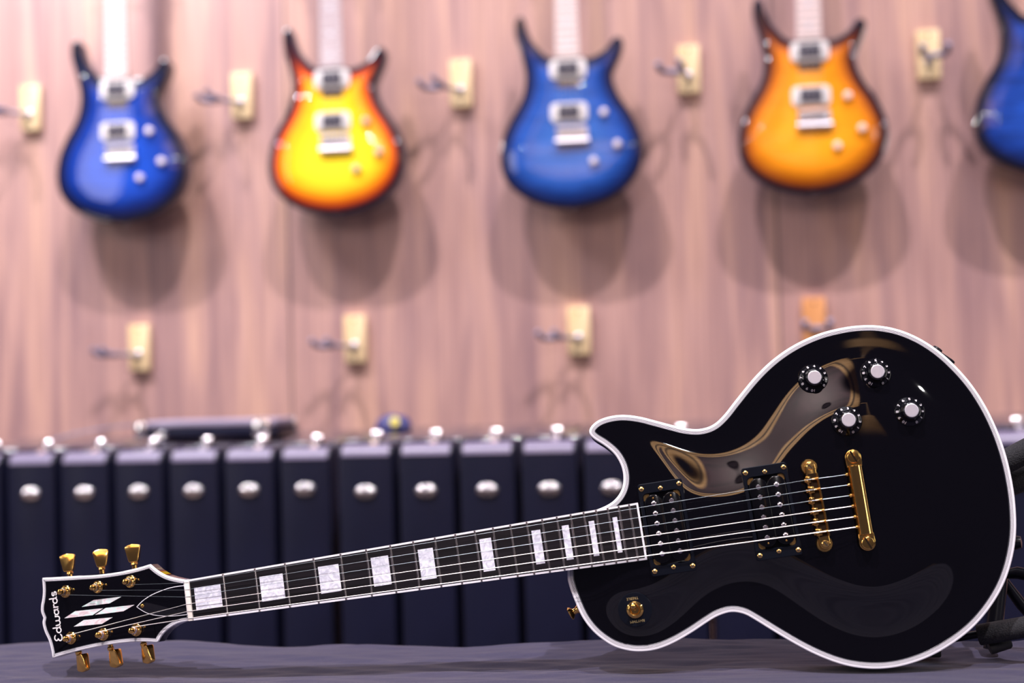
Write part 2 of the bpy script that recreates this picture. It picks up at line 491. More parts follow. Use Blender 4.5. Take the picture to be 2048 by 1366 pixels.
BODY = [(380.3, -29.0), (379.8, -40.4), (383.0, -57.3), (388.5, -75.8), (398.1, -92.1), (412.5, -106.0), (426.4, -112.9), (439.6, -116.1), (455.7, -116.4), (472.7, -112.7), (491.6, -105.6), (509.3, -97.5), (520.9, -93.0), (534.0, -91.2), (546.2, -94.8), (557.5, -103.3), (572.2, -115.8), (590.8, -130.9), (608.6, -143.6), (627.5, -154.3), (645.0, -161.0), (665.2, -165.1), (687.4, -165.5), (712.3, -161.3), (736.1, -152.8), (759.2, -140.5), (779.4, -124.3), (797.2, -104.1), (810.5, -80.9), (819.8, -55.0), (824.7, -25.8), (826.0, 2.1), (824.7, 26.7), (821.0, 50.2), (814.8, 73.2), (805.9, 95.2), (794.3, 115.2), (780.9, 133.0), (764.8, 148.3), (746.9, 159.9), (728.5, 167.0), (711.0, 170.2), (692.1, 170.9), (667.7, 168.6), (642.0, 161.5), (618.6, 150.4), (597.3, 135.6), (574.6, 115.6), (560.2, 102.4), (548.1, 94.6), (535.0, 92.4), (520.7, 95.2), (506.7, 101.0), (491.3, 107.9), (476.1, 114.4), (460.8, 118.6), (446.9, 119.3), (434.5, 117.0), (426.1, 111.7), (423.6, 105.7), (427.3, 99.2), (436.8, 90.8), (445.6, 80.2), (450.3, 67.5), (450.4, 54.6), (446.3, 43.6), (438.2, 35.2), (426.6, 30.1), (407.0, 25.8), (388.4, 20.5)]
BODY = [(a*mm, b*mm) for a, b in BODY]
outline = resample(catmull(BODY, True, 6), 0.0028)
def shoulder(X):
    t = np.clip((X-0.47)/0.13, 0, 1); return 0.012 + 0.016*t*t*(3-2*t)
carve = Carve(outline, 0.002, 0.0115, shoulder, 0.060, 0.007, dip=0.0006)

bm = bmesh.new()
prof_side = [(0.0, -0.0055), (0.0, -0.043), (0.0006, -0.0452), (0.0022, -0.0468), (0.0045, -0.0475)]
R_ = [[bm.verts.new((p[0], p[1], z)) for p in inset(outline, d)] for d, z in prof_side]
for a, b in zip(R_, R_[1:]): ringstrip(bm, a, b)
bm.faces.new(R_[-1])
finish('body', bm, M_blackside, G)
bm = bmesh.new(); carve.surface(bm, 0.0035, lambda x, y, z: Vector((x, y, z)), lift=-0.0003)
finish('carved_top', bm, M_black, G, auto=None)
# multi-ply binding
bm = bmesh.new()
bands = [(0.0, -0.0055, 0), (0.0, -0.0007, 0), (0.0003, -0.0001, 0), (0.0009, 0.0002, 0), (0.0027, 0.0002, 0), (0.0031, 0.0002, 1), (0.00365, 0.0002, 0), (0.00405, 0.0002, 1),
         (0.0046, 0.0002, 0), (0.0050, 0.0002, 1), (0.00545, 0.0002, 0), (0.0058, 0.0002, 1), (0.0062, 0.0001, 1), (0.0066, -0.0006, 1)]
prev = None
for d, z, mi in bands:
    L = [bm.verts.new((p[0], p[1], z)) for p in inset(outline, d)]
    if prev: ringstrip(bm, prev, L, mi)
    prev = L
finish('body_binding', bm, [M_white, M_line], G, auto=60)

# neck: half-oval profile
bm = bmesh.new()
secs = []
for u, hw, dep in ((-0.004, 0.0203, 0.019), (0.03, 0.0210, 0.0205), (0.2, 0.0235, 0.022), (0.345, 0.0262, 0.024), (0.375, 0.0266, 0.032), (0.395, 0.0268, 0.046), (0.461, 0.0270, 0.046)):
    sec = [bm.verts.new((u, hw, 0.0100))]
    for k in range(1, 16):
        a = PI*k/16; sec.append(bm.verts.new((u, hw*math.cos(a), 0.0100-dep*math.sin(a)**0.75)))
    sec.append(bm.verts.new((u, -hw, 0.0100))); secs.append(sec)
for a, b in zip(secs, secs[1:]):
    ringstrip(bm, a, b)
bm.faces.new(secs[0]); bm.faces.new(secs[-1])
finish('neck', bm, M_blackside, G)

# fretboard and its binding
def hw(u): return 0.0207 + (0.0283-0.0207)*u/0.461
bw = 0.0019
bm = bmesh.new()
prism(bm, [(0, hw(0)-bw), (0.461-bw, hw(0.461)-bw), (0.461-bw, -hw(0.461)+bw), (0, -hw(0)+bw)], 0.0098, 0.0160)
finish('fretboard', bm, M_ebony, G, smooth=False)
bm = bmesh.new()
outp = [(0, hw(0)), (0.461, hw(0.461)), (0.461, -hw(0.461)), (0, -hw(0))]
inp = [(0.0, hw(0)-bw), (0.461-bw, hw(0.461)-bw), (0.461-bw, -hw(0.461)+bw), (0.0, -hw(0)+bw)]
for sg in (1, -1):
    prism(bm, [(0, sg*hw(0)), (0.461, sg*hw(0.461)), (0.461, sg*(hw(0.461)-bw)), (0, sg*(hw(0)-bw))], 0.0099, 0.0161)
box(bm, (0.461-bw*0.5, 0, 0.0130), (bw, 2*(hw(0.461)-bw)+0.0002, 0.0062))
finish('fretboard_binding', bm, M_white, G, smooth=False)
fr = [0.6283*(1-2**(-i/12)) for i in range(23)]
for i in range(1, 23):
    bm = bmesh.new(); h = hw(fr[i]) - 0.0002
    pr = [(-0.0013, 0.0158), (-0.0011, 0.0166), (-0.0005, 0.01715), (0.0005, 0.01715), (0.0011, 0.0166), (0.0013, 0.0158)]
    a = [bm.verts.new((fr[i]+x, h, z)) for x, z in pr]; b = [bm.verts.new((fr[i]+x, -h, z)) for x, z in pr]
    ringstrip(bm, a, b); bm.faces.new(a); bm.faces.new(b)
    finish('fret', bm, M_fret, G)
for n, wf in ((1, .78), (3, .77), (5, .755), (7, .72), (9, .69), (12, .64), (15, .57), (17, .50), (19, .45), (21, .42)):
    u = (fr[n]+fr[n-1])/2; wu = (fr[n]-fr[n-1])*wf; hv = hw(u)*(0.54+0.09*min(1, u/0.3))
    bm = bmesh.new(); box(bm, (u, 0, 0.01600), (wu, 2*hv, 0.0003)); finish('fret_inlay', bm, M_pearl, G, smooth=False)
bm = bmesh.new(); box(bm, (-0.0026, 0, 0.0138), (0.0052, 0.0418, 0.0090), bevel=0.001); finish('nut', bm, M_bone, G)

# headstock (angled back)
T_ = rad(12); cT, sT = math.cos(T_), math.sin(T_)
def hp(s, v, q): return Vector((-s*cT - q*sT, v, 0.0100 - s*sT + q*cT))
HEAD = [(7.4, 22.9), (17.1, 24.3), (28.1, 28.7), (37.6, 35.1), (45.7, 42.8), (57.6, 41.4), (77.4, 40.3), (103.7, 40.8), (130.1, 43.0), (156.7, 45.4), (175.9, 47.3), (176.2, 35.0), (177.9, 26.0), (180.3, 18.5), (180.9, 12.0), (178.9, 5.6), (180.5, 0.4), (178.8, -8.9), (175.0, -18.3), (173.0, -27.8), (172.2, -37.2), (154.9, -35.0), (125.4, -32.6), (92.5, -32.0), (66.7, -33.6), (46.4, -37.0), (40.5, -30.5), (32.1, -25.0), (20.1, -21.0), (5.5, -20.4)]
HEAD = [(a*mm, b*mm) for a, b in HEAD]
HEAD[0] = (5.5*mm, 20.9*mm)
ho = resample(catmull(HEAD, True, 5, sharp=(0, 4, 10, 15, 20, 25, 29)), 0.0016)
bm = bmesh.new()
prism(bm, inset(ho, 0.0002), -0.0022, -0.0165, f=hp, bevel=0.0015)
prism(bm, inset(ho, 0.0040), -0.003, -0.0003, f=hp)
finish('headstock', bm, M_black, G, smooth=False)
bm = bmesh.new()
hb = [(0.0, -0.0023, 0), (0.0, -0.0006, 0), (0.0005, 0.0, 0), (0.0021, 0.0, 0), (0.00245, 0.0, 1), (0.0029, 0.0, 0), (0.0032, 0.0, 1), (0.0036, 0.0, 0), (0.0039, 0.0, 1), (0.0043, -0.0001, 1), (0.0046, -0.0012, 1)]
prev = None
for d, q, mi in hb:
    L = [bm.verts.new(hp(p[0], p[1], q)) for p in inset(ho, d)]
    if prev: ringstrip(bm, prev, L, mi)
    prev = L
finish('headstock_binding', bm, [M_white, M_line], G, auto=60)
# volute / transition under the nut
bm = bmesh.new()
box(bm, (-0.006, 0, -0.0028), (0.018, 0.0400, 0.016), bevel=0.003); finish('neck_joint', bm, M_blackside, G)
# truss rod cover
TRC = [(7.8, 16.0), (20, 16.2), (31, 15.2), (44.1, 12.6), (52.2, 9.9), (59.1, 6.7), (66.1, 1.9), (59.8, -3.0), (53.1, -6.9), (44, -10.0), (31, -12.6), (20, -13.6), (7.8, -14.0)]
tc_ = resample(catmull([(a*mm, b*mm) for a, b in TRC], True, 5, sharp=(0, 6, 12)), 0.0012)
bm = bmesh.new(); prism(bm, inset(tc_, 0.0007), -0.0003, 0.0011, f=hp, bevel=0.0003)
tr = finish('truss_rod_cover', bm, M_black, G)
bm = bmesh.new()
a = [bm.verts.new(hp(p[0], p[1], -0.0002)) for p in tc_]; b = [bm.verts.new(hp(p[0], p[1], 0.0008)) for p in tc_]; c = [bm.verts.new(hp(p[0], p[1], 0.0008)) for p in inset(tc_, 0.0008)]
ringstrip(bm, a, b); ringstrip(bm, b, c); finish('cover_edge', bm, M_white, tr)
Hn_ = Vector((-sT, 0, cT))
bm = bmesh.new(); lathe(bm, [(0.0022, 0), (0.0020, 0.0008), (0.0012, 0.0014), (0, 0.0015)], hp(0.0587, 0.0034-0.0014, 0.001), Hn_, 14); finish('cover_screw', bm, M_gold, tr)
# pearl diamonds
DI = [(131.1, 10.8), (115.9, 15.8), (82.8, 14.6), (97.4, 9.8), (153.2, 1.9), (139.5, 7.4), (105.8, 5.9), (118.9, 0.6), (116.0, 0.5), (102.5, 5.8), (68.3, 4.3), (82.2, -0.4), (142.8, -8.1), (130.0, -3.0), (95.5, -4.8), (108.9, -9.8)]
for k in range(4):
    q4 = [(a*mm, b*mm) for a, b in DI[4*k:4*k+4]]
    bm = bmesh.new(); prism(bm, q4, -0.0005, 0.0001, f=hp); finish('headstock_inlay', bm, M_shell, G, smooth=False)
# script logo, drawn as rounded strokes: x along the word, y up (toward the tip)
def arc(cx, cy, rx, ry, a0, a1, n=14): return [(cx+rx*math.cos(rad(a0+(a1-a0)*k/n)), cy+ry*math.sin(rad(a0+(a1-a0)*k/n))) for k in range(n+1)]
strokes = []; X = 0.0
strokes.append(arc(3.2, 6.4, 2.7, 2.0, 25, 250) + arc(3.2, 2.3, 3.2, 2.3, 110, 335))                 # E
strokes.append(arc(10.6, 2.5, 2.6, 2.5, 10, 370)); strokes.append([(13.2, 8.8), (13.2, 3.0), (13.6, 0.9), (14.6, 0.4)])    # d
strokes.append([(15.4, 4.9), (15.8, 1.6)] + arc(18.0, 1.9, 2.2, 1.9, 190, 350) + [(20.2, 4.6)]); strokes.append([(20.2, 2.2)] + arc(22.4, 1.9, 2.2, 1.9, 190, 350) + [(24.5, 4.9), (25.6, 4.5)])  # w
strokes.append(arc(28.8, 2.5, 2.5, 2.4, 10, 370)); strokes.append([(31.3, 4.9), (31.4, 1.6), (32.2, 0.3)])   # a
strokes.append([(33.9, 4.9), (33.9, 0.1)]); strokes.append([(33.9, 2.8), (34.6, 4.3), (36.0, 4.9), (37.0, 4.4)])   # r
strokes.append(arc(40.4, 2.5, 2.5, 2.4, 10, 370)); strokes.append([(42.9, 8.6), (42.9, 3.0), (43.3, 0.9), (44.0, 0.4)])   # d
strokes.append([(49.0, 4.4)] + arc(47.4, 3.7, 1.7, 1.2, 70, 230, 8) + arc(47.6, 1.4, 1.9, 1.3, 60, -140, 10))             # s
bm = bmesh.new()
for st in strokes:
    pts = [hp((157.9 + x*0.045 + y*1.06)*mm, (-20.2 + x*1.03)*mm, 0.0001) for x, y in st]
    hwid = 0.00062
    L_, Rr = [], []
    for i, p in enumerate(pts):
        t_ = (pts[min(i+1, len(pts)-1)]-pts[max(i-1, 0)]).normalized(); sd = t_.cross(Hn_).normalized()*hwid
        L_.append(bm.verts.new(p+sd)); Rr.append(bm.verts.new(p-sd))
    for i in range(len(pts)-1): bm.faces.new((L_[i], L_[i+1], Rr[i+1], Rr[i]))
    for p in (pts[0], pts[-1]):
        x_, y_, a_ = frame_of(Hn_); bm.faces.new([bm.verts.new(p+(x_*math.cos(k*PI/5)+y_*math.sin(k*PI/5))*hwid) for k in range(10)])
finish('logo_lettering', bm, M_logo, G, smooth=False, recalc=False)

# tuning machines
POSTS = [(148.4, 29.2, 149.3, 59.0), (109.4, 28.4, 108.9, 57.9), (70.2, 28.6, 70.1, 57.3), (147.2, -19.4, 143.0, -46.2), (108.3, -20.6, 103.4, -46.6), (69.1, -21.3, 65.0, -47.3)]
for i, (s, v, bs, bv) in enumerate(POSTS):
    s, v, bs, bv = s*mm, v*mm, bs*mm, bv*mm; sg = 1 if bv > 0 else -1
    bm = bmesh.new()
    lathe(bm, [(0.0064, 0), (0.0064, 0.0008), (0.0052, 0.0016), (0.0042, 0.0034), (0.0036, 0.0036), (0, 0.0036)], hp(s, v, 0), Hn_, 28)
    # gear housing behind the headstock
    lathe(bm, [(0.0, -0.0262), (0.006, -0.0262), (0.0085, -0.0245), (0.009, -0.0165), (0.0, -0.0165)], hp(s, v, 0), Hn_, 24, cap=False)
    tm = finish('tuning_machine', bm, M_gold, G)
    bm = bmesh.new()
    lathe(bm, [(0.0031, 0.003), (0.0029, 0.0060), (0.0023, 0.0068), (0.0029, 0.0080), (0.0032, 0.0098), (0.0028, 0.0112), (0.0015, 0.0119), (0, 0.0120)], hp(s, v, 0), Hn_, 20)
    finish('string_post', bm, M_gold, tm)
    bm = bmesh.new()
    # wraps of string on the post
    x_, y_, _ = frame_of(Hn_)
    c0 = hp(s, v, 0.0046); n_ = 40; rr = 0.00045 if sg < 0 else 0.0002
    tube(bm, [c0 + (x_*math.cos(k/n_*2*PI*2.5)+y_*math.sin(k/n_*2*PI*2.5))*0.0034 + Hn_*(k/n_*0.0032) for k in range(n_+1)], rr, 6)
    finish('string_winding', bm, M_wound if sg < 0 else M_plain, tm)
    bm = bmesh.new()
    y0 = v + sg*0.006
    lathe(bm, [(0.0026, 0), (0.0026, abs(bv-y0)-0.0125), (0.0036, abs(bv-y0)-0.0115), (0.0030, abs(bv-y0)-0.0085)], hp(s, y0, -0.0105), Vector((0, sg, 0)), 18)
    finish('tuner_shaft', bm, M_gold, tm)
    # keystone button: plate flaring outward, turned a little about its shaft
    bm = bmesh.new()
    key = [(-0.0038, -0.0092), (0.0038, -0.0092), (0.0052, -0.0070), (0.0081, 0.0060), (0.0070, 0.0082), (0.0, 0.0098), (-0.0070, 0.0082), (-0.0081, 0.0060), (-0.0052, -0.0070)]
    kk = resample(catmull(key, True, 4, sharp=(0, 1, 3, 5, 7)), 0.0011)
    ang = rad(-24 if sg > 0 else 22) + rad([3, -2, 5, 0, -4, 3][i]); th0 = 0.0028
    def kf(x, y, z, bs=bs, bv=bv, sg=sg, ang=ang):
        tt = 1.25 - 0.45*(y/0.0098)   # thicker near the shaft
        dx = x*math.cos(ang) - z*tt*math.sin(ang); dq = x*math.sin(ang) + z*tt*math.cos(ang)
        return hp(bs - dx, bv + sg*y, -0.0105 + dq)
    prism(bm, kk, 0, th0, f=kf, bevel=0.0007, bottom=False); prism(bm, kk, 0, -th0, f=kf, bevel=0.0007, bottom=False)
    bmesh.ops.remove_doubles(bm, verts=bm.verts[:], dist=1e-6)
    finish('tuner_button', bm, M_gold, tm)
TS = [(137.9, 30.0), (98.7, 29.4), (60.0, 29.0), (136.4, -18.7), (97.5, -19.3), (58.7, -19.2)]
for s, v in TS:
    bm = bmesh.new(); lathe(bm, [(0.0011, 0), (0.0010, 0.0006), (0, 0.0009)], hp(s*mm, v*mm, -0.0003), Hn_, 10); finish('headstock_pin', bm, M_gold, G)

# strings
NV = [17.9, 10.8, 3.7, -3.6, -10.9, -18.0]; SV = [24.6, 14.4, 4.0, -6.5, -17.0, -27.0]
PIDX = [2, 1, 0, 3, 4, 5]; SR = [0.00015, 0.00018, 0.00021, 0.00031, 0.00040, 0.00050]
for i in range(6):
    ps, pv = POSTS[PIDX[i]][0]*mm, POSTS[PIDX[i]][1]*mm
    side = -1 if i < 3 else 1
    a = hp(ps, pv, 0.0056); a = a + Vector((0.0005, side*0.0033, 0))
    pts = [a, Vector((-0.0050, NV[i]*mm, 0.0182)), Vector((-0.0004, NV[i]*mm, 0.0187)), Vector((0.6262, SV[i]*mm, 0.0262)), Vector((0.6285, SV[i]*mm, 0.0262)), Vector((0.6675, (SV[i]-0.5)*mm, 0.0195))]
    bm = bmesh.new(); tube(bm, pts, SR[i], 8); finish('string', bm, M_plain if i < 3 else M_wound, G)

# pickups
def pickup(u0, base, top, bobtop, poles):
    f = lambda x, y, z: Vector((u0+x, y, z))
    bm = bmesh.new()
    outer = rrect(0.0445, 0.0915, 0.0025, 6); inner = rrect(0.0370, 0.0710, 0.0045, 6)
    frame_prism(bm, outer, inner, base, top, f=f)
    ring = finish('pickup_ring', bm, M_plastic, G)
    bm = bmesh.new(); box(bm, (u0, 0, bobtop-0.0095), (0.0368, 0.0706, 0.003)); finish('pickup_baseplate', bm, M_bobbin, ring, smooth=False)
    for cx in (-1, 1):
        for cy in (-1, 1):
            bm = bmesh.new(); box(bm, (u0+cx*0.0152, cy*0.0320, bobtop-0.0072), (0.0060, 0.0062, 0.0014)); finish('mounting_tab', bm, M_goldb, ring, smooth=False)
    for cx in (-1, 1):
        bm = bmesh.new(); lathe(bm, [(0.0009, -0.0005), (0.0009, 0.0002), (0, 0.0004)], (u0+cx*0.0089, 0.0302 if poles else -0.0302, bobtop), (0, 0, 1), 10); finish('bobbin_screw', bm, M_goldb, ring)
    for k, sx in enumerate((-1, 1)):
        bm = bmesh.new()
        prism(bm, rrect(0.0178, 0.0676, 0.0086, 10), bobtop-0.008, bobtop, f=lambda x, y, z: Vector((u0+sx*0.0089+x, y, z)), bevel=0.0008)
        finish('bobbin', bm, M_bobbin, ring)
        for j in range(6):
            bm = bmesh.new(); v = 0.0251 - j*0.00998
            c = Vector((u0+sx*0.0089, v, bobtop))
            if (sx < 0) == poles:
                lathe(bm, [(0.0024, -0.001), (0.0024, 0.0005), (0.0018, 0.0011), (0.0008, 0.0012), (0.0008, 0.0005)], c, (0, 0, 1), 16, cap=False)
                box(bm, c+Vector((0, 0, 0.0003)), (0.0008, 0.0040, 0.0009), mi=1)
                finish('pole_screw', bm, [M_nickel, M_line], ring)
            else:
                lathe(bm, [(0.0024, -0.001), (0.0024, 0.0002), (0.0021, 0.0005), (0, 0.0006)], c, (0, 0, 1), 16); finish('pole_slug', bm, M_nickel, ring)
    for (sx, sy, r_, g) in ((-1, 1, .0024, 1), (1, 1, .0024, 1), (-1, -1, .0024, 1), (1, -1, .0024, 1), (0, 1, .0022, 0), (0, -1, .0022, 0)):
        bm = bmesh.new(); c = Vector((u0+sx*0.0188, sy*(0.0408 if sx else 0.0392), top))
        lathe(bm, [(r_, -0.0005), (r_, 0.0004), (r_*0.7, 0.0010), (0, 0.0011)], c, (0, 0, 1), 16)
        Mz = Matrix.Rotation(rad(30+50*sx+20*sy), 4, 'Z')
        box(bm, c+Vector((0, 0, 0.0010)), (0.0006, r_*1.3, 0.0005), Mz, mi=1); box(bm, c+Vector((0, 0, 0.0010)), (r_*1.3, 0.0006, 0.0005), Mz, mi=1)
        finish('ring_screw', bm, [M_goldb, M_line], ring)
pickup(0.4853, 0.002, 0.0155, 0.0178, True)
pickup(0.5890, 0.006, 0.0180, 0.0205, False)

# tune-o-matic bridge
bm = bmesh.new()
b0, b1 = Vector((0.6328, 0.0372, 0)), Vector((0.6340, -0.0388, 0))
bar = []
dirb = (b1-b0).normalized(); nb = Vector((-dirb.y, dirb.x, 0))
mid = (b0+b1)/2; Lb = (b1-b0).length
ang = math.atan2(dirb.y, dirb.x)
Mb = Matrix.Translation(mid) @ Matrix.Rotation(ang, 4, 'Z')
fb = lambda x, y, z: Mb @ Vector((x, y, z))
shape = rrect(Lb+0.010, 0.0100, 0.0049, 8)
prism(bm, shape, 0.0165, 0.0225, f=fb, bevel=0.0008)
for sy in (-1, 1): box(bm, (0, 0, 0), (0.062, 0.0012, 0.0030), Mb @ Matrix.Translation((0, sy*0.0052, 0.0232)))
box(bm, (0, 0, 0), (0.062, 0.0078, 0.0003), Mb @ Matrix.Translation((0, 0, 0.0226)), mi=1)
bridge = finish('bridge', bm, [M_gold, mat('bridge_shadow', (0.012, 0.006, 0.002), 0.8, spec=0.1)], G)
for p in (b0, b1):
    bm = bmesh.new()
    lathe(bm, [(0.0, 0.012), (0.0078, 0.012), (0.0080, 0.0128), (0.0080, 0.0150), (0.0074, 0.0158), (0.0035, 0.0158), (0.0035, 0.0230), (0.0028, 0.0236), (0.0, 0.0236)], (p.x, p.y, 0), (0, 0, 1), 32, cap=False)
    box(bm, (p.x, p.y, 0.0237), (0.0008, 0.0048, 0.0005), Matrix.Rotation(0.6, 4, 'Z'), mi=1)
    lathe(bm, [(0.0022, 0.004), (0.0022, 0.012)], (p.x, p.y, 0), (0, 0, 1), 12)
    finish('bridge_post', bm, [M_goldb, M_line], bridge)
for i in range(6):
    bm = bmesh.new(); v = SV[i]*mm
    box(bm, (0.6290+(0.0012 if i % 2 else -0.0006), v, 0.0240), (0.0046, 0.0064, 0.0036), bevel=0.0004)
    # ridge with a notch for the string
    for sy in (-1, 1): box(bm, (0.6275, v+sy*0.0019, 0.0257), (0.0018, 0.0028, 0.0016), bevel=0.0003)
    lathe(bm, [(0.0013, 0), (0.0013, 0.0065)], (0.6320, v, 0.0240), (1, 0, 0), 10)
    lathe(bm, [(0.0019, 0), (0.0019, 0.0014), (0.0012, 0.0019)], (0.6262, v-0.0006, 0.0236), (-1, 0, 0), 14)
    finish('saddle', bm, M_gold, bridge)

# stop tailpiece
t0, t1 = Vector((0.6758, 0.0401, 0)), Vector((0.6742, -0.0442, 0))
mid = (t0+t1)/2; dt = (t1-t0).normalized(); Lt = (t1-t0).length
Mt = Matrix.Translation(mid) @ Matrix.Rotation(math.atan2(dt.y, dt.x), 4, 'Z')
bm = bmesh.new()
secs = []
for x in (-0.0338, -0.0332, 0.0332, 0.0338):
    k_ = 0.93 if abs(x) > 0.0335 else 1.0
    sec = []
    for j in range(17):
        a = PI*j/16
        sec.append(bm.verts.new(Mt @ Vector((x, 0.0074*math.cos(a)*k_, 0.0165+0.0085*math.sin(a)**0.8*k_))))
    for j in range(1, 6): sec.append(bm.verts.new(Mt @ Vector((x, -0.0074*k_+0.0148*k_*j/6, 0.0150))))
    secs.append(sec)
for a, b in zip(secs, secs[1:]): ringstrip(bm, a, b)
bm.faces.new(secs[0]); bm.faces.new(secs[-1])
for sx in (-1, 1):
    f = lambda x, y, z: Mt @ Vector((x, y, z))
    # forked ear hooked around the stud, open toward the bridge
    pts = []
    for k in range(13): a = rad(-90+180*k/12); pts.append((sx*(Lt/2+0.0078*math.cos(a)-0.0004), 0.0078*math.sin(a)))
    pts += [(sx*0.0325, 0.0074), (sx*0.0325, -0.0074)]
    if sx < 0: pts = pts[::-1]
    prism(bm, pts, 0.0150, 0.0205, f=f, bevel=0.0007)
tail = finish('tailpiece', bm, M_gold, G)
for p in (t0, t1):
    bm = bmesh.new()
    lathe(bm, [(0.0, 0.008), (0.0055, 0.008), (0.0058, 0.0196), (0.0064, 0.0204), (0.0064, 0.0228), (0.0058, 0.0236), (0.0054, 0.0237), (0.0, 0.0237)], (p.x, p.y, 0), (0, 0, 1), 32, cap=False)
    box(bm, (p.x, p.y, 0.0240), (0.0016, 0.0122, 0.0006), Matrix.Rotation(rad(22), 4, 'Z'), mi=1)
    finish('tailpiece_stud', bm, [M_gold, mat('slot_dark', (0.010, 0.005, 0.002), 0.8, spec=0.1)], tail)
for i in range(6):
    bm = bmesh.new(); lathe(bm, [(0.0012, 0), (0.0017, 0.0006), (0.0017, 0.0022)], (0.6655, (SV[i]-0.5)*mm, 0.0195), (1, 0, 0), 12); finish('string_ferrule', bm, M_gold, tail)

# knobs
for k, (u, v, a5) in enumerate(((653.9, 124.0, 115), (715.2, 119.6, 90), (739.4, 76.0, 90), (677.4, 76.2, 85))):
    u *= mm; v *= mm; h = carve.at(u, v) - 0.0002
    bm = bmesh.new()
    prof = [(0.0, 0.0), (0.0148, 0.0), (0.0150, 0.0006), (0.0147, 0.0022), (0.0138, 0.0034), (0.0118, 0.0058), (0.0102, 0.0080), (0.0092, 0.0100), (0.0088, 0.0125), (0.0083, 0.0142), (0.0072, 0.0150), (0.0066, 0.0150)]
    lathe(bm, prof, (u, v, h), (0, 0, 1), 64, cap=False)
    kb = finish('control_knob', bm, M_skirt, G)
    bm = bmesh.new(); lathe(bm, [(0.0067, 0.0148), (0.0067, 0.0152), (0.0064, 0.0154), (0.0062, 0.01543), (0.0058, 0.01543), (0.0, 0.01543)], (u, v, h), (0, 0, 1), 48, cap=False); finish('silver_cap', bm, M_silver, kb)
    bm = bmesh.new()
    for n in range(11):
        a = rad(a5 - 7.7 + (n-5)*30.2); rr = 0.0119
        # stand on the sloping skirt, digit tops pointing outward
        out = Vector((math.cos(a), math.sin(a), 0)); tan_ = Vector((-math.sin(a), math.cos(a), 0))
        sl = Vector((out.x*0.66, out.y*0.66, -0.75)).normalized()
        yax = sl; xax = -tan_; zax = xax.cross(yax)
        Mx = Matrix(((xax.x, yax.x, zax.x, u+out.x*(rr+0.0003)), (xax.y, yax.y, zax.y, v+out.y*(rr+0.0003)), (xax.z, yax.z, zax.z, h+0.0062), (0, 0, 0, 1)))
        text_mesh(bm, str(n), 0.0046, Mx, bold=0.00008)
    finish('numerals', bm, M_num, kb, smooth=False, recalc=False)

# toggle switch with its plate
u, v = 0.4412, -0.0747; h = max(carve.at(u+0.017*math.cos(a), v+0.017*math.sin(a)) for a in np.linspace(0, 6.28, 16)) - 0.0004
bm = bmesh.new(); lathe(bm, [(0.0170, -0.0080), (0.0170, 0.0004), (0.0164, 0.0010), (0.006, 0.0011)], (u, v, h), (0, 0, 1), 64); sw = finish('switch_plate', bm, M_plastic, G)
bm = bmesh.new(); lathe(bm, [(0.0078, 0.001), (0.0082, 0.0016), (0.0082, 0.0026), (0.0068, 0.0038), (0.0060, 0.0044), (0.0048, 0.0042), (0.0040, 0.0026), (0, 0.0022)], (u, v, h), (0, 0, 1), 40, cap=False); finish('switch_nut', bm, M_gold, sw)
bm = bmesh.new(); tdir = Vector((-0.06, 0.30, 1)).normalized()
lathe(bm, [(0.0016, 0.001), (0.0014, 0.0090), (0.0026, 0.0110), (0.0032, 0.0140), (0.0030, 0.0165), (0.0018, 0.0182), (0, 0.0186)], (u, v, h), tdir, 24); finish('toggle_lever', bm, M_gold, sw)
bm = bmesh.new()
text_mesh(bm, 'TREBLE', 0.0036, Matrix.Translation((u-0.0008, v+0.0112, h+0.00125)) @ Matrix.Rotation(PI, 4, 'Z'))
text_mesh(bm, 'RHYTHM', 0.0036, Matrix.Translation((u+0.0006, v-0.0112, h+0.00125)) @ Matrix.Rotation(PI, 4, 'Z'))
finish('switch_lettering', bm, M_glet, sw, smooth=False, recalc=False)

# strap button and output jack on the rim
bm = bmesh.new(); ax = Vector((-0.93, -0.34, -0.05)).normalized()
lathe(bm, [(0.0055, 0), (0.0045, 0.002), (0.0030, 0.0045), (0.0032, 0.0075), (0.0062, 0.0098), (0.0068, 0.0110), (0.0060, 0.0120), (0.0, 0.0124)], Vector((0.3862, -0.0662, -0.020)), ax, 28); finish('strap_button', bm, M_gold, G)
bm = bmesh.new(); c = Vector((0.7818, 0.1330, -0.0235)); ax = Vector((0.70, 0.71, 0)).normalized()
tx = Vector((0, 0, 1)); ty = ax.cross(tx)
f = lambda x, y, z: c + tx*x + ty*y + ax*z
prism(bm, rrect(0.030, 0.042, 0.006, 6), -0.003, 0.0016, f=f, bevel=0.0005); jp = finish('jack_plate', bm, M_plastic, G)
bm = bmesh.new(); lathe(bm, [(0.0068, 0.001), (0.0068, 0.0035), (0.0055, 0.0040), (0.0050, 0.0062), (0.0030, 0.0062), (0.0030, 0.002)], c, ax, 6 if False else 24); finish('jack_nut', bm, M_steelblk, jp)

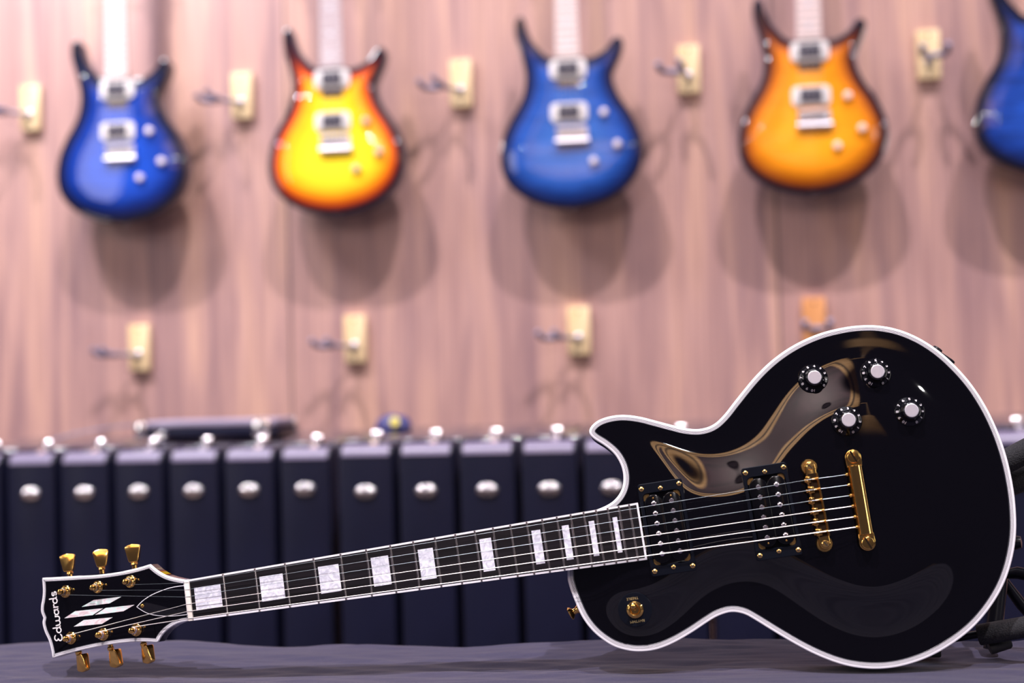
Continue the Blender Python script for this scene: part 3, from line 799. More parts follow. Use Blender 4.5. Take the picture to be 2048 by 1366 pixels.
# ================================================================== guitar stand
st = empty('guitar_stand', (0.29, 1.50, TZ)); tag(st, 'black tubular guitar stand with foam padded arms behind the black guitar', 'guitar stand')
def sp(x, y, z): return Vector((x-0.29, y-1.50, z-TZ))
bm = bmesh.new()   # slanting main post, flat steel
pts = [sp(0.262, 1.512, TZ+0.008), sp(0.274, 1.527, 0.93), sp(0.286, 1.545, 1.025)]
tube(bm, pts, [0.0085, 0.008, 0.007], 14); finish('post', bm, M_steelblk, st)
for (a, b, c_) in ((sp(0.262, 1.528, 1.048), sp(0.300, 1.520, 1.069), sp(0.39, 1.50, 1.118)), (sp(0.262, 1.54, 1.025), sp(0.300, 1.538, 1.040), sp(0.40, 1.53, 1.085))):
    bm = bmesh.new(); d = (c_-a).normalized()
    tube(bm, [a-d*0.002, a, b, c_], [0.010, 0.0125, 0.0125, 0.0125], 18); arm = finish('padded_arm', bm, M_foam, st)
    bm = bmesh.new(); tube(bm, [c_-d*0.01, c_+d*0.05], 0.0045, 10); finish('arm_rod', bm, M_steelblk, arm)
# lower cradle: bright rod into a thick foam sleeve
bm = bmesh.new(); a = sp(0.157, 1.506, TZ+0.0085); b = sp(0.264, 1.478, 0.8957); 
tube(bm, [a, b], 0.0040, 12); cr_ = finish('cradle_rod', bm, M_steelblk, st)
bm = bmesh.new(); d = (b-a).normalized(); s0 = sp(0.2445, 1.4835, 0.8903)
tube(bm, [s0, s0+d*0.001, s0+d*0.30*0.5, s0+d*0.16], [0.0098, 0.0105, 0.0105, 0.0105], 24); finish('foam_sleeve', bm, M_foam, cr_)
bm = bmesh.new(); lathe(bm, [(0.0, 0), (0.0062, 0), (0.0065, 0.002), (0.0065, 0.020), (0.005, 0.022), (0.0, 0.022)], sp(0.256, 1.490, TZ+0.0130), Vector((0.92, 0.1, 0.28)), 18, cap=False); finish('rubber_foot', bm, M_rubber, st)
bm = bmesh.new(); box(bm, sp(0.190, 1.507, TZ+0.0085), (0.040, 0.024, 0.012), bevel=0.002); finish('rubber_foot', bm, M_rubber, st)
bm = bmesh.new(); lathe(bm, [(0.0, 0), (0.0045, 0), (0.006, 0.002), (0.0075, 0.010), (0.006, 0.016), (0.0, 0.017)], sp(0.283, 1.535, 0.9755), Vector((0.95, -0.25, 0.1)), 18, cap=False); finish('locking_knob', bm, M_steelblk, st)
bm = bmesh.new()
tube(bm, [sp(0.276, 1.53, 0.944), sp(0.292, 1.522, 0.947), sp(0.330, 1.505, 0.940), sp(0.40, 1.47, 0.90), sp(0.44, 1.45, TZ+0.012)], [0.004, 0.0065, 0.0065, 0.006, 0.006], 12); finish('leg', bm, M_steelblk, st)
bm = bmesh.new()
tube(bm, [sp(0.276, 1.54, 0.944), sp(0.30, 1.549, 0.91), sp(0.33, 1.552, TZ+0.012)], [0.005, 0.006, 0.006], 12); finish('leg', bm, M_steelblk, st)

# ================================================================== guitars on the wall
PRS = [(-25, 131), (-52.6, 139.4), (-71.1, 158.7), (-87.5, 181.0), (-97.5, 207.1), (-103.0, 229.4), (-109.5, 237.3), (-117.8, 231.6), (-121.6, 215.0), (-119.3, 189.3), (-109.5, 154.7), (-101.9, 120.3), (-99.3, 90.4), (-105.0, 52.6), (-117.3, 23.6), (-137.3, -9.2), (-154.5, -46.5), (-162.8, -84.2), (-163.5, -113.9), (-155.9, -146.0), (-135.3, -175.4), (-101.9, -200.1), (-60.0, -216.8), (-13.9, -225.0), (32.3, -222.1), (82.9, -207.7), (121.1, -184.3), (149.1, -152.2), (163.3, -117.4), (166.3, -88.3), (162.1, -58.8), (142.7, -11.7), (118.8, 27.3), (105.1, 57.5), (99.7, 87.3), (108.7, 112.0), (121.2, 140.7), (126.0, 161.4), (122.2, 173.4), (112.6, 175.7), (105.3, 169.0), (93.2, 152.9), (71.8, 137.3), (50.6, 130.2), (25.3, 130.4)]
# the photo shows the outline softened by defocus, so take 4 mm off all round
pc = inset(resample(catmull([(a*mm*1.025, b*mm) for a, b in PRS], True, 5), 0.003), -0.0028)
prs_carve = Carve(pc, 0.004, 0.011, 0.006, 0.055, 0.008)
wf = lambda x, y, z: Vector((x, -z, y))      # x right, up, z toward the room
def mesh_of(o): return o.data

def wall_guitar(blank_mat, side_mat, board_mat, ring_mat, knob_mat):
    g = empty('wall_guitar')
    bm = bmesh.new()
    loops = [[bm.verts.new(wf(p[0], p[1], z)) for p in inset(pc, d)] for d, z in ((0.0045, 0.0003), (0.0012, -0.0008), (0, -0.004), (0, -0.040), (0.0008, -0.0425), (0.0022, -0.044))]
    for a, b in zip(loops, loops[1:]): ringstrip(bm, a, b)
    bm.faces.new(loops[-1]); finish('body', bm, side_mat, g)
    bm = bmesh.new(); lay = bm.verts.layers.float.new('edge')
    prs_carve.surface(bm, 0.003, wf, layer=lay)
    for v in bm.verts: v[lay] = min(1.0, max(0.0, v[lay]/0.10))
    finish('carved_top', bm, blank_mat, g, auto=None)
    bm = bmesh.new()   # neck
    secs = []
    for y, hw_, dp in ((0.060, 0.0270, 0.040), (0.135, 0.0268, 0.040), (0.165, 0.0262, 0.024), (0.525, 0.0212, 0.021)):
        sec = [bm.verts.new(wf(hw_*math.cos(PI*k/12), y, 0.012-dp*math.sin(PI*k/12)**0.8)) for k in range(13)]; secs.append(sec)
    for a, b in zip(secs, secs[1:]): ringstrip(bm, a, b)
    bm.faces.new(secs[0]); bm.faces.new(secs[-1]); nk = finish('neck', bm, M_neckb, g)
    bm = bmesh.new(); prism(bm, [(0.0283, 0.133), (0.0217, 0.525), (-0.0217, 0.525), (-0.0283, 0.133)], 0.0118, 0.0175, f=wf); fbd = finish('fretboard', bm, board_mat, g, smooth=False)
    nutY = 0.525; scale = 0.635
    for i in range(1, 25):
        y = nutY - scale*(1-2**(-i/12))
        if y < 0.137: break
        bm = bmesh.new(); tube(bm, [wf(-0.0265, y, 0.0176), wf(0.0265, y, 0.0176)], 0.0011, 6); finish('fret', bm, M_fret, fbd)
    for i in (3, 5, 7, 9, 12, 15, 17, 19, 21):
        y = nutY - scale*(1-(2**(-i/12)+2**(-(i-1)/12))/2)
        if y < 0.14: break
        bm = bmesh.new(); prism(bm, [(-0.006, y-0.003), (0.0, y-0.006), (0.006, y), (0.002, y+0.002), (0.0, y+0.006)], 0.0173, 0.0178, f=wf); finish('fret_inlay', bm, M_pearl, fbd, smooth=False)
    bm = bmesh.new(); box(bm, wf(0, 0.5275, 0.0135), (0.0435, 0.009, 0.005), bevel=0.001); finish('nut', bm, M_cream, g)
    hs = catmull([(-0.0215, 0.530), (-0.034, 0.556), (-0.040, 0.590), (-0.036, 0.645), (-0.030, 0.690), (-0.008, 0.706), (0.014, 0.690), (0.030, 0.640), (0.037, 0.590), (0.032, 0.556), (0.0215, 0.530)], True, 4, sharp=(0, 10))
    bm = bmesh.new(); prism(bm, resample(hs, 0.004), -0.006, 0.010, f=wf, bevel=0.001); hd = finish('headstock', bm, side_mat, g)
    for k in range(6):
        sx = -1 if k < 3 else 1; y = 0.572 + 0.040*(k % 3)
        bm = bmesh.new(); xo = sx*(0.036-0.004*(k % 3))
        lathe(bm, [(0.0045, 0), (0.0045, 0.004), (0.003, 0.006), (0.003, 0.012), (0, 0.012)], wf(xo*0.62, y, 0.010), wf(0, 0, 1), 12)
        tube(bm, [wf(xo*0.9, y, -0.001), wf(xo+sx*0.014, y, -0.001)], 0.0025, 8)
        box(bm, wf(xo+sx*0.020, y, -0.001), (0.013, 0.007, 0.015), bevel=0.002)
        finish('tuning_machine', bm, M_chrome, hd)
    for yy in (0.104, 0.0):
        bm = bmesh.new(); frame_prism(bm, rrect(0.087, 0.0455, 0.012, 6, 0, yy), rrect(0.0705, 0.0365, 0.005, 6, 0, yy), 0.006, 0.0165, f=wf); rg = finish('pickup_ring', bm, ring_mat, g)
        bm = bmesh.new(); box(bm, wf(0, yy, 0.0145), (0.0700, 0.008, 0.0362), bevel=0.001); finish('pickup_cover', bm, ring_mat, rg)
        bm = bmesh.new(); box(bm, wf(0, yy+0.001, 0.0167), (0.0520, 0.0060, 0.0320), bevel=0.0008); finish('pickup_coil', bm, M_coil, rg)
        for sy in (-1, 1):
            for j in range(6):
                bm = bmesh.new(); lathe(bm, [(0.0014, 0), (0.0010, 0.0009), (0, 0.001)], wf(-0.0155+0.0062*j, yy+0.001+sy*0.006, 0.0193), wf(0, 0, 1), 8); finish('pole_piece', bm, M_polew, rg)
    bm = bmesh.new(); prism(bm, rrect(0.074, 0.036, 0.004, 5, 0.006, -0.052), 0.009, 0.0165, f=wf, bevel=0.001)
    br = finish('bridge', bm, M_brc, g)
    for j in range(6):
        bm = bmesh.new(); box(bm, wf(-0.026+0.0105*j, -0.042, 0.019), (0.0092, 0.005, 0.015), bevel=0.0015); finish('saddle', bm, M_brc, br)
    bm = bmesh.new(); tube(bm, [wf(-0.033, -0.070, 0.015), wf(0.046, -0.070, 0.015)], 0.0085, 16); finish('tremolo_block', bm, M_brc, br)
    for j in range(6):
        x0 = -0.026+0.0105*j; bm = bmesh.new()
        tube(bm, [wf(x0, -0.040, 0.0225), wf(-0.0165+0.0066*j, 0.530, 0.0200)], 0.00035, 5); finish('string', bm, M_wstr, g)
    for (x, y, r_, hh) in ((0.083, -0.004, 0.0095, 0.013), (0.113, -0.081, 0.0095, 0.013), (0.056, -0.119, 0.0095, 0.013)):
        bm = bmesh.new(); lathe(bm, [(r_, 0), (r_*0.96, hh*0.6), (r_*0.85, hh), (r_*0.6, hh*1.08), (0, hh*1.1)], wf(x, y, 0.008), wf(0, 0, 1), 24); finish('control_knob', bm, knob_mat, g)
    for (x, y, ax) in ((0.004, -0.2205, (0, -1)), (-0.112, 0.2325, (-0.3, 1))):
        bm = bmesh.new(); lathe(bm, [(0.006, 0), (0.004, 0.003), (0.004, 0.008), (0.0075, 0.011), (0.006, 0.013), (0, 0.0135)], wf(x, y, -0.020), wf(ax[0], ax[1], 0), 18); finish('strap_button', bm, M_chrome, g)
    return g

M_kn_clear = mat('knob_clear', (0.92, 0.80, 0.76), 0.2, 0.3)
M_kn_smoke = mat('knob_smoke', (0.38, 0.33, 0.36), 0.25, 0.2)
black = (0.004, 0.004, 0.008)
blueA = burst_mat('deep_blue_burst', [(0.10, black), (0.20, (0.003, 0.008, 0.07)), (0.42, (0.003, 0.030, 0.26)), (1.0, (0.006, 0.065, 0.48))], 0.10)
blueB = burst_mat('pale_blue_burst', [(0.09, (0.002, 0.003, 0.015)), (0.18, (0.004, 0.014, 0.11)), (0.42, (0.014, 0.075, 0.38)), (1.0, (0.035, 0.14, 0.50))], 0.12)
blueC = burst_mat('flamed_blue_burst', [(0.10, black), (0.20, (0.003, 0.010, 0.08)), (0.32, (0.006, 0.04, 0.28)), (1.0, (0.012, 0.075, 0.45))], 0.22)
yel = burst_mat('yellow_burst', [(0.11, black), (0.17, (0.13, 0.004, 0.003)), (0.28, (0.85, 0.10, 0.003)), (0.42, (1.0, 0.34, 0.004)), (0.75, (1.0, 0.62, 0.012)), (1.0, (1.0, 0.70, 0.02))], 0.04)
amb = burst_mat('amber_burst', [(0.11, black), (0.17, (0.10, 0.010, 0.003)), (0.28, (0.48, 0.11, 0.004)), (0.50, (0.80, 0.25, 0.003)), (1.0, (0.95, 0.37, 0.008))], 0.06)
sideA = mat('dark_blue_side', (0.004, 0.006, 0.03), 0.1, coat=0.7)
sideY = mat('black_side', (0.012, 0.010, 0.040), 0.1, coat=0.7)
M_rose = mat('rose_board', (0.50, 0.40, 0.42), 0.25)
specs = [
 ((-1.4745, 1.814), blueA, sideA, M_maple, M_cream, M_kn_clear, 'deep blue double cutaway guitar hanging at the left, pale neck, above a wooden hanger'),
 ((-0.9216, 1.8095), yel, sideY, M_rose, M_cream, M_kn_smoke, 'bright yellow and red sunburst double cutaway guitar hanging on the wall'),
 ((-0.3432, 1.800), blueB, sideA, M_maple, M_cream, M_kn_clear, 'lighter blue double cutaway guitar hanging between the two sunburst guitars'),
 ((0.2218, 1.8078), amb, sideY, M_maple, M_cream, M_kn_clear, 'amber orange sunburst double cutaway guitar hanging above the black guitar body'),
 ((0.7578, 1.829), blueC, sideA, M_maple, M_cream, M_kn_clear, 'flamed blue guitar hanging on the wall, cut off by the right edge')]
protos = None
def set_loc(o, x, z, y=3.362, rz=0.0, rx=0.0):
    o.location = (x, y, z); o.rotation_euler = (rx, 0, rz)
first = wall_guitar(*specs[0][1:6])
GW = []
for k, sp_ in enumerate(specs):
    if k == 0: g = first
    else:
        g = copy_tree(first)
        swap = {specs[0][1].name: sp_[1], specs[0][2].name: sp_[2], specs[0][3].name: sp_[3], specs[0][5].name: sp_[5]}
        done = {}
        def remat(o):
            if o.type == 'MESH' and any(ms and ms.name in swap for ms in o.data.materials):
                me = done.get(o.data.name)
                if me is None:
                    me = o.data.copy(); done[o.data.name] = me
                    for i_, ms in enumerate(me.materials):
                        if ms.name in swap: me.materials[i_] = swap[ms.name]
                o.data = me
            for c in o.children: remat(c)
        remat(g)
    set_loc(g, sp_[0][0], sp_[0][1]); tag(g, sp_[6], 'guitar', 'double cutaway guitars hanging in a row on the wall'); GW.append(g)

# ================================================================== wall hangers
def hanger(wood, swing, label, loc, name='wall_hanger'):
    h = empty(name, loc)
    bm = bmesh.new(); box(bm, (0, -0.010, 0), (0.054, 0.020, 0.118), bevel=0.003)
    lathe(bm, [(0.0035, 0), (0.003, 0.001), (0, 0.0012)], (0, -0.020, 0.045), (0, -1, 0), 10, mi=1); lathe(bm, [(0.0035, 0), (0.003, 0.001), (0, 0.0012)], (0, -0.020, -0.047), (0, -1, 0), 10, mi=1)
    finish('wood_block', bm, [wood, M_steelblk], h)
    R3 = Matrix.Rotation(swing, 3, 'Z')
    def q(x, y, z): return (R3 @ Vector((x, y, z))) + Vector((0, -0.020, -0.018))
    bm = bmesh.new(); lathe(bm, [(0.010, 0), (0.010, 0.004), (0.006, 0.007), (0.0055, 0.007)], (0, -0.020, -0.018), (0, -1, 0), 20)
    tube(bm, [q(0, 0, 0), q(0, -0.030, 0), q(0, -0.062, 0)], 0.0060, 10); yk = finish('yoke_stem', bm, M_yokem, h)
    bm = bmesh.new(); pts = []
    for k in range(17):
        a = rad(0 + 180*k/16); pts.append(q(0.027*math.cos(a), -0.062-0.030*(1-math.sin(a))-0.0, 0))
    pts = [q(0.028, -0.112, 0.016), q(0.028, -0.100, 0.004)] + pts + [q(-0.028, -0.100, 0.004), q(-0.028, -0.112, 0.016)]
    tube(bm, pts, 0.0075, 10); finish('padded_yoke', bm, M_yoke, h)
    tag(h, label, 'wall hanger', 'wooden guitar hangers on the wall')
    return h
HL = [
 (M_wood, -0.75, 'wooden wall hanger at the left edge, beside the deep blue guitar', (-1.7646, WALL_Y, 1.9113)),
 (M_wood, -0.80, 'wooden wall hanger between the deep blue guitar and the yellow sunburst guitar', (-1.1914, WALL_Y, 1.9112)),
 (M_wood, -0.70, 'wooden wall hanger between the yellow sunburst guitar and the lighter blue guitar', (-0.6233, WALL_Y, 1.9105)),
 (M_wood, -0.42, 'wooden wall hanger between the lighter blue guitar and the amber guitar', (-0.0601, WALL_Y, 1.9123)),
 (M_wood, 0.0, 'wooden wall hanger right of the amber guitar, its fork facing straight out', (0.5057, WALL_Y, 1.9141)),
 (M_wood, -0.75, 'lower wooden wall hanger on the left, below the deep blue guitar', (-1.4777, WALL_Y, 1.2772)),
 (M_wood, -0.65, 'lower wooden wall hanger below the yellow sunburst guitar', (-0.9090, WALL_Y, 1.2821)),
 (M_wood, -0.70, 'lower wooden wall hanger below the lighter blue guitar', (-0.3453, WALL_Y, 1.2848)),
 (M_woodor, 0.0, 'orange brown wall hanger peeking over the upper rim of the black guitar', (0.2197, WALL_Y, 1.2870))]
for a in HL: hanger(*a)
for g in GW:   # the hangers that carry the guitars, above the frame
    hanger(M_wood, 0.0, 'wooden hanger carrying the %s guitar by its headstock' % g['label'].split(' double')[0].split(' guitar')[0], (g.location.x, WALL_Y, g.location.z+0.567))

# ================================================================== instrument cases
def make_case(top, w=0.104, depth=0.36):
    """upright black case: front shell with rounded shoulder, raised lid behind, chrome latches; origin at floor, front face y=0"""
    c = empty('guitar_case')
    bm = bmesh.new(); sh = top - 0.024
    # front shell profile (y, z) with rounded shoulder
    prof = [(0.0, 0.012), (0.0, sh-0.022)] + [(0.022-0.022*math.cos(rad(a)), sh-0.022+0.022*math.sin(rad(a))) for a in (18, 36, 54, 72, 90)] + [(0.058, sh), (0.058, 0.012)]
    def slab(prof, w, mi=0):
        secs = []
        for x, k in ((-w/2, 0.003), (-w/2+0.0009, 0.0012), (-w/2+0.004, 0), (w/2-0.004, 0), (w/2-0.0009, 0.0012), (w/2, 0.003)):
            cy = sum(p[0] for p in prof)/len(prof)
            secs.append([bm.verts.new((x, p[0]+(k if p[0] < cy else -k), p[1]-(k if p[1] > 0.5 else -k))) for p in prof])
        for a, b in zip(secs, secs[1:]): ringstrip(bm, a, b, mi)
        bm.faces.new(secs[0]).material_index = mi; bm.faces.new(secs[-1]).material_index = mi
    slab(prof, w); shell = finish('case_shell', bm, M_case, c)
    bm = bmesh.new()
    box(bm, (0, 0.060, (sh-0.02)/2), (w-0.010, 0.006, sh-0.03)); finish('seam', bm, M_casegap, c, smooth=False)
    bm = bmesh.new()
    prof = [(0.062, 0.012), (0.062, top-0.022)] + [(0.072-0.010*math.cos(rad(a)), top-0.022+0.010*math.sin(rad(a))) for a in (30, 60, 90)] + [(depth-0.02, top+0.002), (depth, top-0.02), (depth, 0.012)]
    slab(prof, 0.1172); lid = finish('case_lid', bm, M_lid, c)
    # paler strip: the sheen on the rounded shoulder, painted as colour
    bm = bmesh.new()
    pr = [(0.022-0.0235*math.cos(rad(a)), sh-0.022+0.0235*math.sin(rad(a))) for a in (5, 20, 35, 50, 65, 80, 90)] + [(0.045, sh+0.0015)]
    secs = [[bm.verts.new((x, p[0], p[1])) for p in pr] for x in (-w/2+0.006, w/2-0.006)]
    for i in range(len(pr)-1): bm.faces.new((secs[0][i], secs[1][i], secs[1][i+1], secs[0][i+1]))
    finish('shoulder_highlight', bm, M_shoulder, c)
    # oval latch on the front face
    bm = bmesh.new()
    f = lambda x, y, z: Vector((x, -z, y))
    zz = 0.955
    pts = [(0.021*math.cos(2*PI*k/32), zz+0.0125*math.sin(2*PI*k/32)) for k in range(32)]
    prism(bm, pts, -0.001, 0.004, f=f, bevel=0.0015); la = finish('oval_latch', bm, M_latch, c)
    for sx in (-1, 1):
        bm = bmesh.new(); lathe(bm, [(0.0085, 0), (0.0082, 0.003), (0.006, 0.0065), (0.003, 0.008), (0, 0.0083)], (sx*0.0098, -0.003, zz+0.001), (0, -1, 0), 20); finish('latch_dome', bm, M_latch, la)
    # draw latch over the top seam
    bm = bmesh.new()
    ly = [(0.003, sh-0.016), (0.012, sh-0.003), (0.030, sh+0.005), (0.052, sh+0.012), (0.066, top-0.006), (0.080, top-0.004)]
    A0 = [bm.verts.new((0.004, y, z)) for y, z in ly]; B0 = [bm.verts.new((0.017, y, z)) for y, z in ly]
    A1 = [bm.verts.new((0.004, y+0.001, z-0.004)) for y, z in ly]; B1 = [bm.verts.new((0.017, y+0.001, z-0.004)) for y, z in ly]
    for i in range(len(ly)-1):
        for a, b in ((A0, B0), (B0, B1), (B1, A1), (A1, A0)): bm.faces.new((a[i], a[i+1], b[i+1], b[i]))
    bm.faces.new((A0[0], B0[0], B1[0], A1[0])); bm.faces.new((A0[-1], B0[-1], B1[-1], A1[-1]))
    dl = finish('draw_latch', bm, M_latch, c)
    bm = bmesh.new(); lathe(bm, [(0.0, -0.0105), (0.007, -0.0095), (0.0085, -0.004), (0.0085, 0.004), (0.007, 0.0095), (0, 0.0105)], (0.0105, 0.060, top-0.004), (1, 0, 0), 20, cap=False); finish('latch_barrel', bm, M_latch, dl)
    for sx in (-1, 1):
        for yy in (0.035, depth-0.04):
            bm = bmesh.new(); lathe(bm, [(0.009, 0), (0.011, 0.013)], (sx*0.036, yy, 0), (0, 0, 1), 16); finish('foot', bm, M_rubber, c)
    return c
caseL = make_case(1.060); caseR = make_case(1.068, 0.106)
xsL = [-1.557+0.1187*k for k in range(7)]
xsR = [-0.6935+0.1199*k+(0.022 if k > 7 else 0) for k in range(12)]
ordinal = ['first', 'second', 'third', 'fourth', 'fifth', 'sixth', 'seventh', 'eighth', 'ninth', 'tenth', 'eleventh', 'twelfth']
for k, x in enumerate(xsL):
    c = caseL if k == 0 else copy_tree(caseL)
    c.location = (x, 2.80, 0)
    tag(c, ('black upright guitar case with chrome latches, cut off by the left edge' if k == 0 else 'black upright guitar case with chrome latches, %s full case from the left edge' % ordinal[k-1]), 'guitar case', 'lower black guitar cases on the left')
rl = ['first of the taller black guitar cases, left end of their row', 'second of the taller black guitar cases counted from their left end', 'third of the taller black guitar cases counted from their left end', 'fourth of the taller black guitar cases counted from their left end',
      'taller black guitar case whose oval latch shows below the pointed guitar horn', 'taller black guitar case with only its top latch showing above the guitar horn', 'black guitar case glimpsed under the waist of the black guitar',
      'black guitar case hidden behind the bridge pickup of the black guitar', 'black guitar case hidden behind the tailpiece of the black guitar', 'black guitar case hidden behind the rightmost knob of the black guitar',
      'black guitar case showing just right of the black guitar body', 'black guitar case at the far right edge, behind the padded stand']
for k, x in enumerate(xsR):
    c = caseR if k == 0 else copy_tree(caseR)
    c.location = (x, 2.70, 0); tag(c, rl[k], 'guitar case', 'taller black guitar cases on the right')

# small flat case lying on top of the left row
sc = empty('small_case', (-1.085, 2.98, 1.0592)); tag(sc, 'small flat black case with silver corners lying on top of the left cases', 'case')
bm = bmesh.new(); box(bm, (0, 0, 0.0125), (0.300, 0.16, 0.023), bevel=0.004); finish('case_body', bm, M_case, sc)
bm = bmesh.new(); box(bm, (0, 0, 0.0315), (0.296, 0.158, 0.014), bevel=0.005); finish('case_lid', bm, mat('grey_lid', (0.30, 0.26, 0.36), 0.3), sc)
for (x, y, wd) in ((-0.150, -0.070, 0.028), (0.118, -0.070, 0.040), (-0.145, 0.07, 0.03), (0.14, 0.07, 0.03)):
    bm = bmesh.new(); box(bm, (x, y-0.002, 0.0195), (wd, 0.034, 0.0380), bevel=0.007); finish('metal_corner', bm, M_latch, sc)
# chrome tin in front of it, blue pouch and thin cable
bm = bmesh.new(); lathe(bm, [(0.0, 0), (0.013, 0), (0.0155, 0.004), (0.0155, 0.020), (0.012, 0.026), (0, 0.027)], (0, 0, 0), (0, 0, 1), 24, cap=False)
o = finish('metal_tin', bm, M_chrome, None); o.location = (-1.186, 2.885, 1.0492); tag(o, 'small round shiny metal tin in front of the small case', 'tin')
bm = bmesh.new()
bmesh.ops.create_uvsphere(bm, u_segments=28, v_segments=16, radius=1.0)
for v in bm.verts:
    n_ = 1+0.18*noise.noise(v.co*2.2+Vector((3, 1, 2))); v.co = Vector((v.co.x*0.040*n_, v.co.y*0.028*n_, max(-0.004, (v.co.z*0.030*n_))))
    v.co.z += 0.006
o = finish('cloth_pouch', bm, mat('navy_pouch', (0.035, 0.035, 0.14), 0.5), None); o.location = (-0.690, 2.93, 1.0640); tag(o, 'small crumpled dark blue pouch on top of the taller cases', 'pouch')
bm = bmesh.new(); lathe(bm, [(0.010, 0), (0.011, 0.002), (0.009, 0.004), (0, 0.0045)], (0.010, -0.0265, 0.020), (0, -1, 0.25), 20); finish('badge', bm, mat('yellow_badge', (0.62, 0.52, 0.12), 0.4), o)
bm = bmesh.new(); tube(bm, [Vector(p) for p in catmull([(-0.16, 0), (-0.10, 0.022), (-0.02, 0.036), (0.05, 0.030), (0.08, 0.004)], False, 6)] and [Vector((x, 0.10*math.sin(x*9), z+0.003)) for x, z in catmull([(-0.16, 0), (-0.10, 0.016), (-0.02, 0.028), (0.05, 0.022), (0.08, 0.0)], False, 6)], 0.0022, 8)
o = finish('cable', bm, M_yoke, None); o.location = (-1.30, 3.02, 1.0560); tag(o, 'thin dark cable arching up beside the small flat case', 'cable')

# ================================================================== added panel, unseen behind the camera, shapes the reflection on the black top
M_tan = mat('tan_wood', (0.62, 0.38, 0.17), 0.5)
add_noise(M_tan, (0.50, 0.29, 0.11), (0.74, 0.50, 0.26), (3, 1, 14), 3, 4)
M_mauve = mat('mauve_board', (0.105, 0.070, 0.090), 0.6)
add_noise(M_mauve, (0.026, 0.014, 0.022), (0.062, 0.032, 0.044), (1, 1, 2.4), 2.2, 3)
fp = empty('reflection_board', (-0.32, -1.0, 3.18)); tag(fp, 'added mauve board in a tan frame, out of view, makes the reflection on the black guitar', 'board')
PW, PH = 1.72, 1.84
bm = bmesh.new(); box(bm, (0, 0, 0), (PW, 0.02, PH)); finish('board', bm, M_mauve, fp, smooth=False)
ff = lambda x, y, z: Vector((x, z, y))
for (k0, k1, mt) in ((1.0, 0.88, M_tan), (0.88, 0.84, M_casegap), (0.84, 0.775, M_tan)):
    bm = bmesh.new(); frame_prism(bm, rrect(PW-PH*(1-k0)*0.8, PH*k0, 0.02), rrect(PW-PH*(1-k1)*0.8, PH*k1, 0.02), 0.010, 0.035, f=ff); finish('frame', bm, mt, fp)
bm = bmesh.new(); lathe(bm, [(0.10, 0.012), (0.10, 0.03), (0.08, 0.035), (0.075, 0.02), (0.0, 0.02)], (0.22, 0, -0.32), (0, 1, 0), 32, cap=False); finish('reflection_ring', bm, mat('reflection_ring_dark', (0.012, 0.008, 0.012), 0.8, spec=0.1), fp)  # dark ring added to make the dark oval in the reflection
bm = bmesh.new(); box(bm, (0.985, 0, -1.475), (0.075, 0.02, 0.17), bevel=0.003); box(bm, (0.985, 0, -1.05), (0.010, 0.01, 0.70)); box(bm, (0.90, -0.008, -0.72), (0.20, 0.012, 0.03)); finish('reflection_streak', bm, M_tan, fp)  # unseen strip added for the tan streak mirrored below the knobs
def spot(name, loc, target, power, color, cone=70, radius=0.02):
    l = bpy.data.lights.new(name, 'SPOT'); l.energy = power; l.color = color; l.spot_size = rad(cone); l.spot_blend = 0.4; l.shadow_soft_size = radius
    o = bpy.data.objects.new(name, l); COL.objects.link(o); o.location = loc; o.rotation_euler = (Vector(target)-Vector(loc)).to_track_quat('-Z', 'Y').to_euler()
spot('reflection_board_fill', (-0.5, 0.35, 4.1), (-0.5, -1.0, 2.9), 2300, (1.0, 0.86, 0.80), 66)  # added spot, there only to light the mirrored board

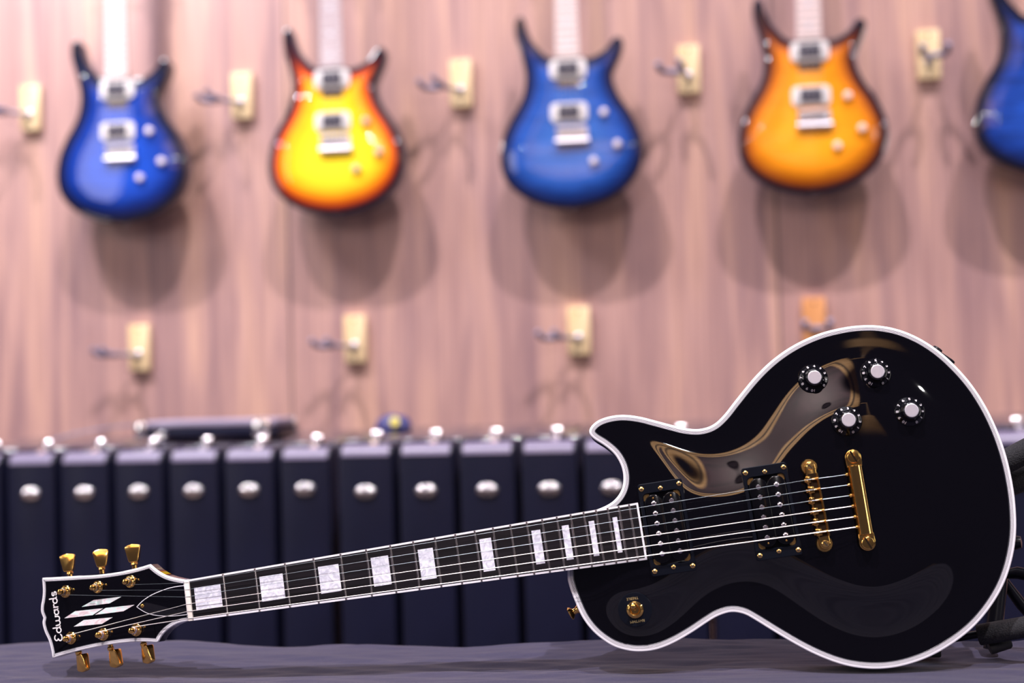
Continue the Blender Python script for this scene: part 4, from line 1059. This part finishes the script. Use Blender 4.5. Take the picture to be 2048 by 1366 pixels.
# ================================================================== lights
def area(name, loc, target, size, power, color=(1, 1, 1), shape='DISK', size_y=None, spread=None):
    l = bpy.data.lights.new(name, 'AREA'); l.shape = shape; l.size = size; l.energy = power; l.color = color
    if size_y: l.size_y = size_y
    if spread: l.spread = spread
    o = bpy.data.objects.new(name, l); COL.objects.link(o); o.location = loc
    d = Vector(target)-Vector(loc); o.rotation_euler = d.to_track_quat('-Z', 'Y').to_euler()
    return o
def sun(name, d, s, ang, color):
    l = bpy.data.lights.new(name, 'SUN'); l.energy = s; l.angle = rad(ang); l.color = color
    o = bpy.data.objects.new(name, l); COL.objects.link(o); o.rotation_euler = Vector(d).to_track_quat('-Z', 'Y').to_euler(); o.location = (0, 0, 5)
sun('spot_row_left', (0.50, 1, -1.92), 2.85, 1.1, (1.0, 0.92, 0.95))
sun('spot_row_right', (-0.50, 1, -1.92), 2.75, 1.1, (1.0, 0.92, 0.95))
area('upper_wall_wash', (-0.5, 2.5, 3.2), (-0.5, 3.48, 2.1), 4.2, 20, (0.82, 0.86, 1.0), shape='RECTANGLE', size_y=0.12)
area('left_wall_wash', (-1.9, 2.6, 3.0), (-1.75, 3.48, 2.1), 0.5, 34, (0.92, 0.93, 1.0))
for (x, y, z, p) in ((0.55, -2.0, 2.75, 18), (-1.9, -1.6, 2.75, 18), (-0.7, -0.6, 2.8, 16), (1.9, -1.2, 2.75, 16), (-3.0, 1.0, 2.7, 16), (2.6, 1.2, 2.7, 12)):
    area('downlight', (x, y, z), (x*0.5, 2.2, 1.2), 0.06, p*0.42, (1.0, 0.95, 0.97))

area('overhead_soft', (-0.3, 1.9, 3.4), (-0.1, 1.5, 0.9), 1.8, 13, (0.92, 0.90, 1.0))
for sx in (-1, 1):
    area('side_fill', (sx*3.1, 0.2, 2.0), (0, 1.8, 1.1), 0.5, 15, (1.0, 0.93, 0.9), shape='RECTANGLE', size_y=1.3)  # added fill on both sides, brightens reflections in the gold hardware

W = bpy.data.worlds.new('world'); S.world = W; W.use_nodes = True
bg = W.node_tree.nodes['Background']; bg.inputs[0].default_value = (0.45, 0.40, 0.62, 1); bg.inputs[1].default_value = 0.11

S.view_settings.view_transform = 'Standard'
S.view_settings.look = 'None'
S.view_settings.exposure = 0.0
S.cycles.use_denoising = True
S.cycles.max_bounces = 8
S.cycles.sample_clamp_indirect = 8.0
